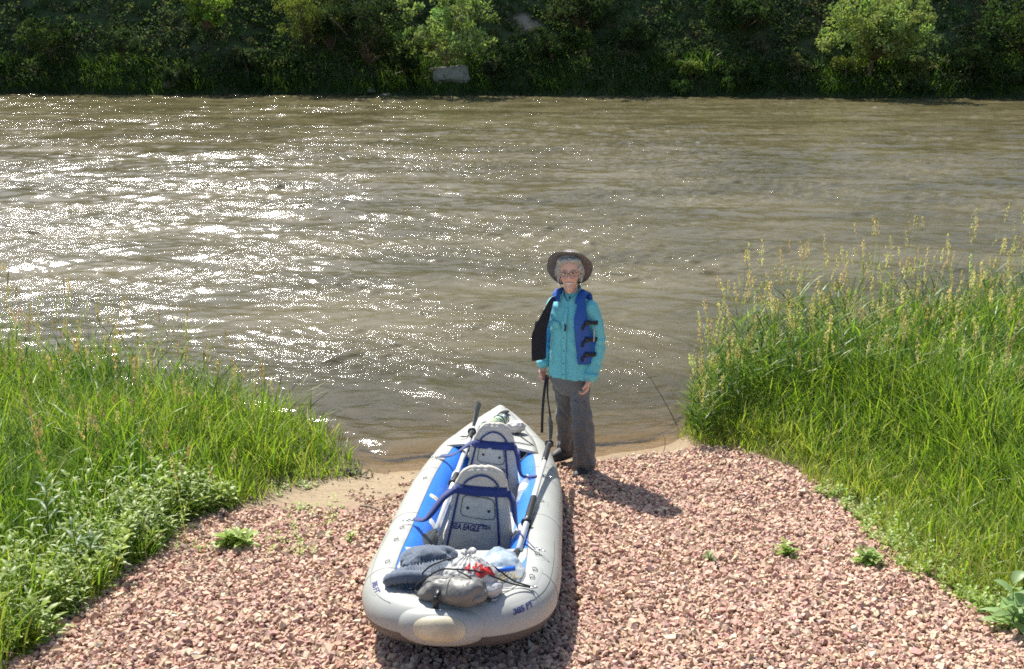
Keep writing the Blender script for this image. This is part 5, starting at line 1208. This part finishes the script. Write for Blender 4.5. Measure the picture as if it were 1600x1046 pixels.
# shirt
M_shirt = mat('turquoise_shirt', (.15, .55, .60), .7, var=.07, vscale=10, bump=.03, bscale=200, bdist=.002, sheen=.15)
mb = MB()
loft(mb, [((0, .005, .735), .168, .126, 2.4), ((0, .005, .76), .166, .124, 2.4), ((0, .005, .84), .158, .120, 2.3), ((0, .008, .95), .152, .117, 2.3), ((0, .008, 1.08), .156, .122, 2.3), ((0, .010, 1.18), .160, .115, 2.3), ((0, .014, 1.25), .158, .098, 2.2), ((0, .016, 1.295), .115, .075, 2.1), ((0, .016, 1.325), .070, .062), ((0, .014, 1.350), .060, .056)], nu=40)
limb(mb, [(.140, .014, 1.240), (.176, .030, 1.13), (.196, .040, 1.0), (.190, -.005, .86), (.176, -.040, .765)], [.062, .058, .055, .052, .050, .046], 22, 18)
limb(mb, [(-.140, .018, 1.240), (-.190, .040, 1.13), (-.212, .050, 1.02), (-.215, .025, .90), (-.215, -.010, .795)], [.058, .055, .051, .048, .045, .042], 22, 18)
def shirt_disp(p, n_):
    d = .004 * nz(p, 7, 1) + .003 * nz((p.x * .6, p.y * .6, p.z * 2.2), 12, 4)
    if abs(p.x) > .155 and p.z < 1.2:      # sleeve folds ring the arm, deepest at elbow and cuff
        k = .4 + 1.0 * math.exp(-((p.z - 1.0) / .07) ** 2) + .9 * math.exp(-((p.z - .83) / .06) ** 2)
        d += .0045 * k * (math.sin(p.z * 62 + 9 * nz(p, 8, 2) + p.y * 34 + p.x * 20) + 1.4 * nz(p, 19, 5))
    else:
        d += .005 * math.sin(p.x * 42 + 6 * nz((p.x, p.y, p.z * .35), 7, 3)) * max(0, 1 - (p.z - .66) / .45) + .004 * math.sin((p.z + p.x * .7) * 55 + 4 * nz(p, 5, 9)) * math.exp(-((p.z - .98) / .1) ** 2)
        if p.y < -.06: d += .0035 * math.exp(-(p.x - .005 * math.sin(p.z * 9)) ** 2 / .00012)
    return n_ * d
remesh(mb, 'shirt', M_shirt, .006, pers, disp=shirt_disp, smooth_it=3)
# collar, placket, pocket flap, cuffs
mb = MB()
for s in (-1, 1):
    pts = [(s * .002 + .002, -.060, 1.262), (s * .030, -.062, 1.288), (s * .056, -.042, 1.322), (s * .064, .000, 1.350), (s * .050, .050, 1.368), (0, .072, 1.372)]
    nr_ = [Vector(n) for n in ((s * .3, -1, .3), (s * .5, -.9, .4), (s * .9, -.6, .5), (s, -.1, .5), (s * .6, .7, .4), (0, 1, .4))]
    P = catmull(pts, 20); NN = [nr_[min(4, int(i / 20 * 5))].lerp(nr_[min(5, int(i / 20 * 5) + 1)], i / 20 * 5 - int(i / 20 * 5) if i < 20 else 1).normalized() for i in range(21)]
    ribbon(mb, P, [.060] * 3 + [.052] * 4 + [.046] * 14, NN, .004)
mb.build('collar', M_shirt, pers)
mb = MB(); ribbon(mb, catmull([(0, -.078, 1.26), (.002, -.112, 1.19), (.003, -.128, 1.08), (.0, -.120, .95), (.002, -.126, .84), (.004, -.130, .745)], 20), .030, (0, -1, .05), .003); mb.build('placket', M_shirt, pers)
for z_ in (1.15, 1.05, .95, .86, .78):
    mb = MB(); yb = float(np.interp(z_, [.745, .84, .95, 1.08, 1.19], [-.133, -.129, -.123, -.131, -.115])); ellipsoid(mb, (.002, yb - .004, z_), (.0055, .002, .0055), 12, 6); mb.build('button', mat('shirt_button', (.04, .18, .22), .4) if z_ == 1.15 else bpy.data.materials['shirt_button'], pers)
mb = MB(); ribbon(mb, [(-.115, -.098, 1.135), (-.075, -.119, 1.135), (-.035, -.128, 1.13)], .045, (-.2, -1, .1), .004); mb.build('pocket_flap', M_shirt, pers)
mb = MB(); tube(mb, [(.182, -.038, .795), (.180, -.040, .775), (.178, -.043, .752)], [.052, .054, .051], 20); o = mb.build('cuff', M_shirt, pers)
mb = MB(); tube(mb, [(-.215, -.006, .822), (-.215, -.010, .800), (-.214, -.012, .778)], [.046, .048, .045], 20); o = mb.build('cuff', M_shirt, pers)
mb = MB(); ribbon(mb, [(.012, -.128, 1.145), (.014, -.131, 1.12), (.010, -.132, 1.10)], .012, (0, -1, 0), .006); mb.build('clip', M_black, pers)

# trousers
M_tr = mat('grey_trousers', (.150, .150, .150), .85, var=.15, vscale=9, bump=.3, bscale=90, bdist=.003, sheen=.15)
mb = MB()
loft(mb, [((0, .008, .60), .085, .09), ((0, .008, .68), .150, .115, 2.3), ((0, .008, .76), .162, .118, 2.4), ((0, .008, .84), .148, .110, 2.3), ((0, .008, .86), .14, .105)], nu=36)
limb(mb, [(.074, .005, .74), (.086, -.020, .60), (.118, -.055, .44), (.136, -.045, .30), (.146, -.030, .10)], [.084, .078, .070, .073, .080, .087], 26, 22)
limb(mb, [(-.076, .015, .74), (-.080, .040, .60), (-.074, .080, .44), (-.086, .125, .30), (-.094, .170, .12)], [.080, .074, .064, .067, .074, .080], 26, 22)
def tr_disp(p, n_):
    kn = math.exp(-((p.z - .42) / .10) ** 2); an = math.exp(-((p.z - .14) / .10) ** 2)
    return n_ * (.006 * nz(p, 6, 3) + .006 * (kn + an + .2) * (math.sin(p.z * 40 + 10 * nz(p, 6, 5) + p.x * 34) + 1.5 * nz(p, 16, 2)) + .004 * math.sin((p.x + p.y) * 60 + 5 * nz((p.x, p.y, p.z * .3), 6)) * (p.z < .6))
def tr_cut(c): return c.z < (.045 if c.x > .02 else .075)
remesh(mb, 'trousers', M_tr, .0065, pers, disp=tr_disp, smooth_it=2, cut=tr_cut)
mb = MB(); tube(mb, [(.140 + .018 * math.cos(a), -.110 + .006 * math.sin(a), .30 + .018 * math.sin(a)) for a in np.linspace(.2, 5.2, 14)], .002, 5); mb.build('drawcord_loop', M_tr, pers)
mb = MB(); ribbon(mb, [(.07, -.112, .585), (.12, -.100, .575), (.160, -.070, .578)], .010, (.3, -1, .3), .004); mb.build('trouser_pocket_trim', M_tr, pers)
# shoes
M_shoe = mat('dark_shoe', (.028, .028, .034), .6, var=.2, vscale=30)
for (fx, fy_, fz, yaw) in ((.146, -.062, .035, -.10), (-.098, .125, .062, -.35)):
    mb = MB(); R = Matrix.Rotation(yaw, 3, 'Z')
    def sf(d, q):
        return Vector((q.x * (1 - .15 * d.y), q.y, max(q.z * (1 + .45 * max(0, d.y)), -.034)))
    ellipsoid(mb, (fx, fy_, fz), (.050, .135, .055), 28, 18, R=R, fn=sf); mb2 = mb
    tube(mb, [Vector((fx, fy_ + .05, fz + .01)), Vector((fx, fy_ + .06, fz + .10))], [.046, .044], 18)
    so_ = remesh(mb, 'shoe', M_shoe, .006, pers, smooth_it=1)
    mb = MB(); ellipsoid(mb, (fx, fy_, fz - .028), (.053, .138, .014), 28, 8, R=R); mb.build('sole', M_black, so_)

# life vest: blue shell, black lining, open at the front
M_vest = mat('royal_blue_nylon', (.010, .085, .36), .55, var=.08, vscale=14, bump=.15, bscale=160, bdist=.002)
M_vin = mat('black_lining', (.014, .014, .018), .9)
def shell(name, pts_grid, th, parent, m_out=M_vest, m_in=M_vin):
    """pts_grid[i][j] outer points with outward normals; a thick padded panel"""
    vs = []; fs = []; mi = []; ni, nj = len(pts_grid), len(pts_grid[0]); mb = MB()
    for row in pts_grid:
        for p, n_ in row: vs.append(Vector(p))
    k0 = len(vs)
    for row in pts_grid:
        for p, n_ in row: vs.append(Vector(p) - Vector(n_).normalized() * th)
    fo = []; fi = []
    for i in range(ni - 1):
        for j in range(nj - 1): q = i * nj + j; fo.append((q, q + 1, q + nj + 1, q + nj)); fi.append((k0 + q, k0 + q + nj, k0 + q + nj + 1, k0 + q + 1))
    for i in range(ni - 1):
        for j in (0, nj - 1): q = i * nj + j; fo.append((q, q + nj, k0 + q + nj, k0 + q))
    for j in range(nj - 1):
        for i in (0, ni - 1): q = i * nj + j; fo.append((q, q + 1, k0 + q + 1, k0 + q))
    mb.v = [tuple(v) for v in vs]; mb.f = fo + fi; mb.m = [0] * len(fo) + [1] * len(fi)
    o = mb.build(name, [m_out, m_in], parent); return o
def vp(th, z, k=1.0):
    """point on the vest's outer surface: th degrees from straight ahead, positive toward the person's left"""
    t = math.radians(th); top = max(0, (z - 1.15) / .17); rx = .197 - .052 * top ** 2; ry = .152 - .055 * top ** 1.5
    x_ = math.sin(t) * rx; y_ = .012 - math.cos(t) * ry; p = Vector((x_, y_, z)); n_ = Vector((math.sin(t) / rx, -math.cos(t) / ry, .6 * top / .15)).normalized()
    return p + n_ * (k - 1), n_
def panel(edge0, edge1, z0, z1, n_=22, m_=14, pad=.006):
    g = []
    for i in range(n_ + 1):
        z = z0 + (z1 - z0) * i / n_; row = []
        for j in range(m_ + 1):
            u = j / m_; th = edge0(z) * (1 - u) + edge1(z) * u; p, nn = vp(th, z); row.append((p + nn * pad * (math.sin(math.pi * u) ** .4 + .5 * nz(p, 9)), nn))
        g.append(row)
    return g
arm = lambda z: float(np.interp(z, [.74, .98, 1.05, 1.15, 1.25, 1.32], [96, 92, 70, 58, 52, 56]))
shell('vest_front', panel(lambda z: float(np.interp(z, [.85, 1.05, 1.20, 1.32], [34, 26, 22, 32])), arm, .865, 1.335), .030, pers)
shell('vest_back', panel(lambda z: float(np.interp(z, [.74, .98, 1.05, 1.15, 1.25, 1.33], [97, 93, 110, 122, 128, 120])), lambda z: 360 - float(np.interp(z, [.74, .98, 1.05, 1.15, 1.25, 1.33], [97, 93, 110, 122, 128, 120])), .865, 1.33, 22, 26), .030, pers)
# shoulder straps joining front and back over the shoulders
for s in (-1, 1):
    mb = MB(); P = catmull([(s * .088, -.070, 1.285), (s * .094, -.040, 1.335), (s * .094, .01, 1.350), (s * .092, .06, 1.335), (s * .086, .100, 1.290)], 14)
    ribbon(mb, P, .060, [Vector((s * .35, -1 + i / 7, 1.0)).normalized() for i in range(15)], .015); mb.build('shoulder_strap', M_vest, pers)
# right side front panel swung open so its black lining shows
g = []
for i in range(23):
    t = i / 22; z = 1.335 - .47 * t; hx = -.085 - .075 * min(1, t * 1.8) ** .8; hy = -.075 - .02 * t + .02 * min(1, t * 3)
    wd = .03 + .085 * min(1, t * 1.6); sw = math.radians(205 + 22 * t); row = []
    for j in range(11):
        u = j / 10; ex, ey = math.cos(sw), math.sin(sw) * .8; p = Vector((hx + ex * wd * u, hy + ey * wd * u - .012 * math.sin(math.pi * u), z - .01 * u)); row.append((p, Vector((ey - .15, -ex * 1.0 + 2.2, .1)).normalized()))
    g.append(row)
shell('vest_flap', g, .026, pers)
# straps and buckles on the closed-side panel
for z_ in (1.165, 1.045, .935):
    mb = MB(); P = [vp(t_, z_ + .012 * math.sin(t_ * .05), 1.014)[0] for t_ in np.linspace(48, 90, 9)]; NN = [vp(t_, z_)[1] for t_ in np.linspace(48, 90, 9)]; ribbon(mb, P, .028, NN, .004)
    st_ = mb.build('vest_strap', M_web, pers)
    mb = MB(); p, n_ = vp(50, z_, 1.020); ellipsoid(mb, p + Vector((0, 0, .002)), (.020, .010, .018), 14, 8); mb.build('buckle', M_black, st_)
    mb = MB(); p, n_ = vp(46, z_ - .008, 1.016); ribbon(mb, catmull([p, p + Vector((-.012, -.006, -.018)), p + Vector((-.01, -.008, -.040))], 6), .018, n_, .003); mb.build('strap_tail', M_web, st_)
mb = MB(); p, n_ = vp(68, 1.10, 1.022); tube(mb, [p + Vector((0, 0, .03)), p, p + Vector((0, -.002, -.07))], .0045, 8); mb.build('whistle', mat('pale_whistle', (.45, .5, .55), .4), pers)
mb = MB(); ribbon(mb, [(-.232, -.085, 1.13), (-.236, -.09, 1.10), (-.236, -.09, 1.075)], .02, (0, -1, 0), .005); mb.build('vest_buckle', M_black, pers)
# loose waist straps hanging at the hip
mb = MB(); ribbon(mb, catmull([(-.150, -.085, .74), (-.158, -.105, .62), (-.168, -.112, .45), (-.172, -.110, .30)], 18), [.020] * 19, [Vector((.3 + .2 * math.sin(i * .5), -1, 0)) for i in range(19)], .003); mb.build('hanging_strap', M_web, pers)
mb = MB(); ribbon(mb, catmull([(-.135, -.095, .74), (-.128, -.115, .62), (-.112, -.115, .50), (-.105, -.10, .40)], 14), [.014] * 15, [Vector((.6 * math.sin(i * .6), -1, 0)) for i in range(15)], .003); mb.build('hanging_strap', M_web, pers)
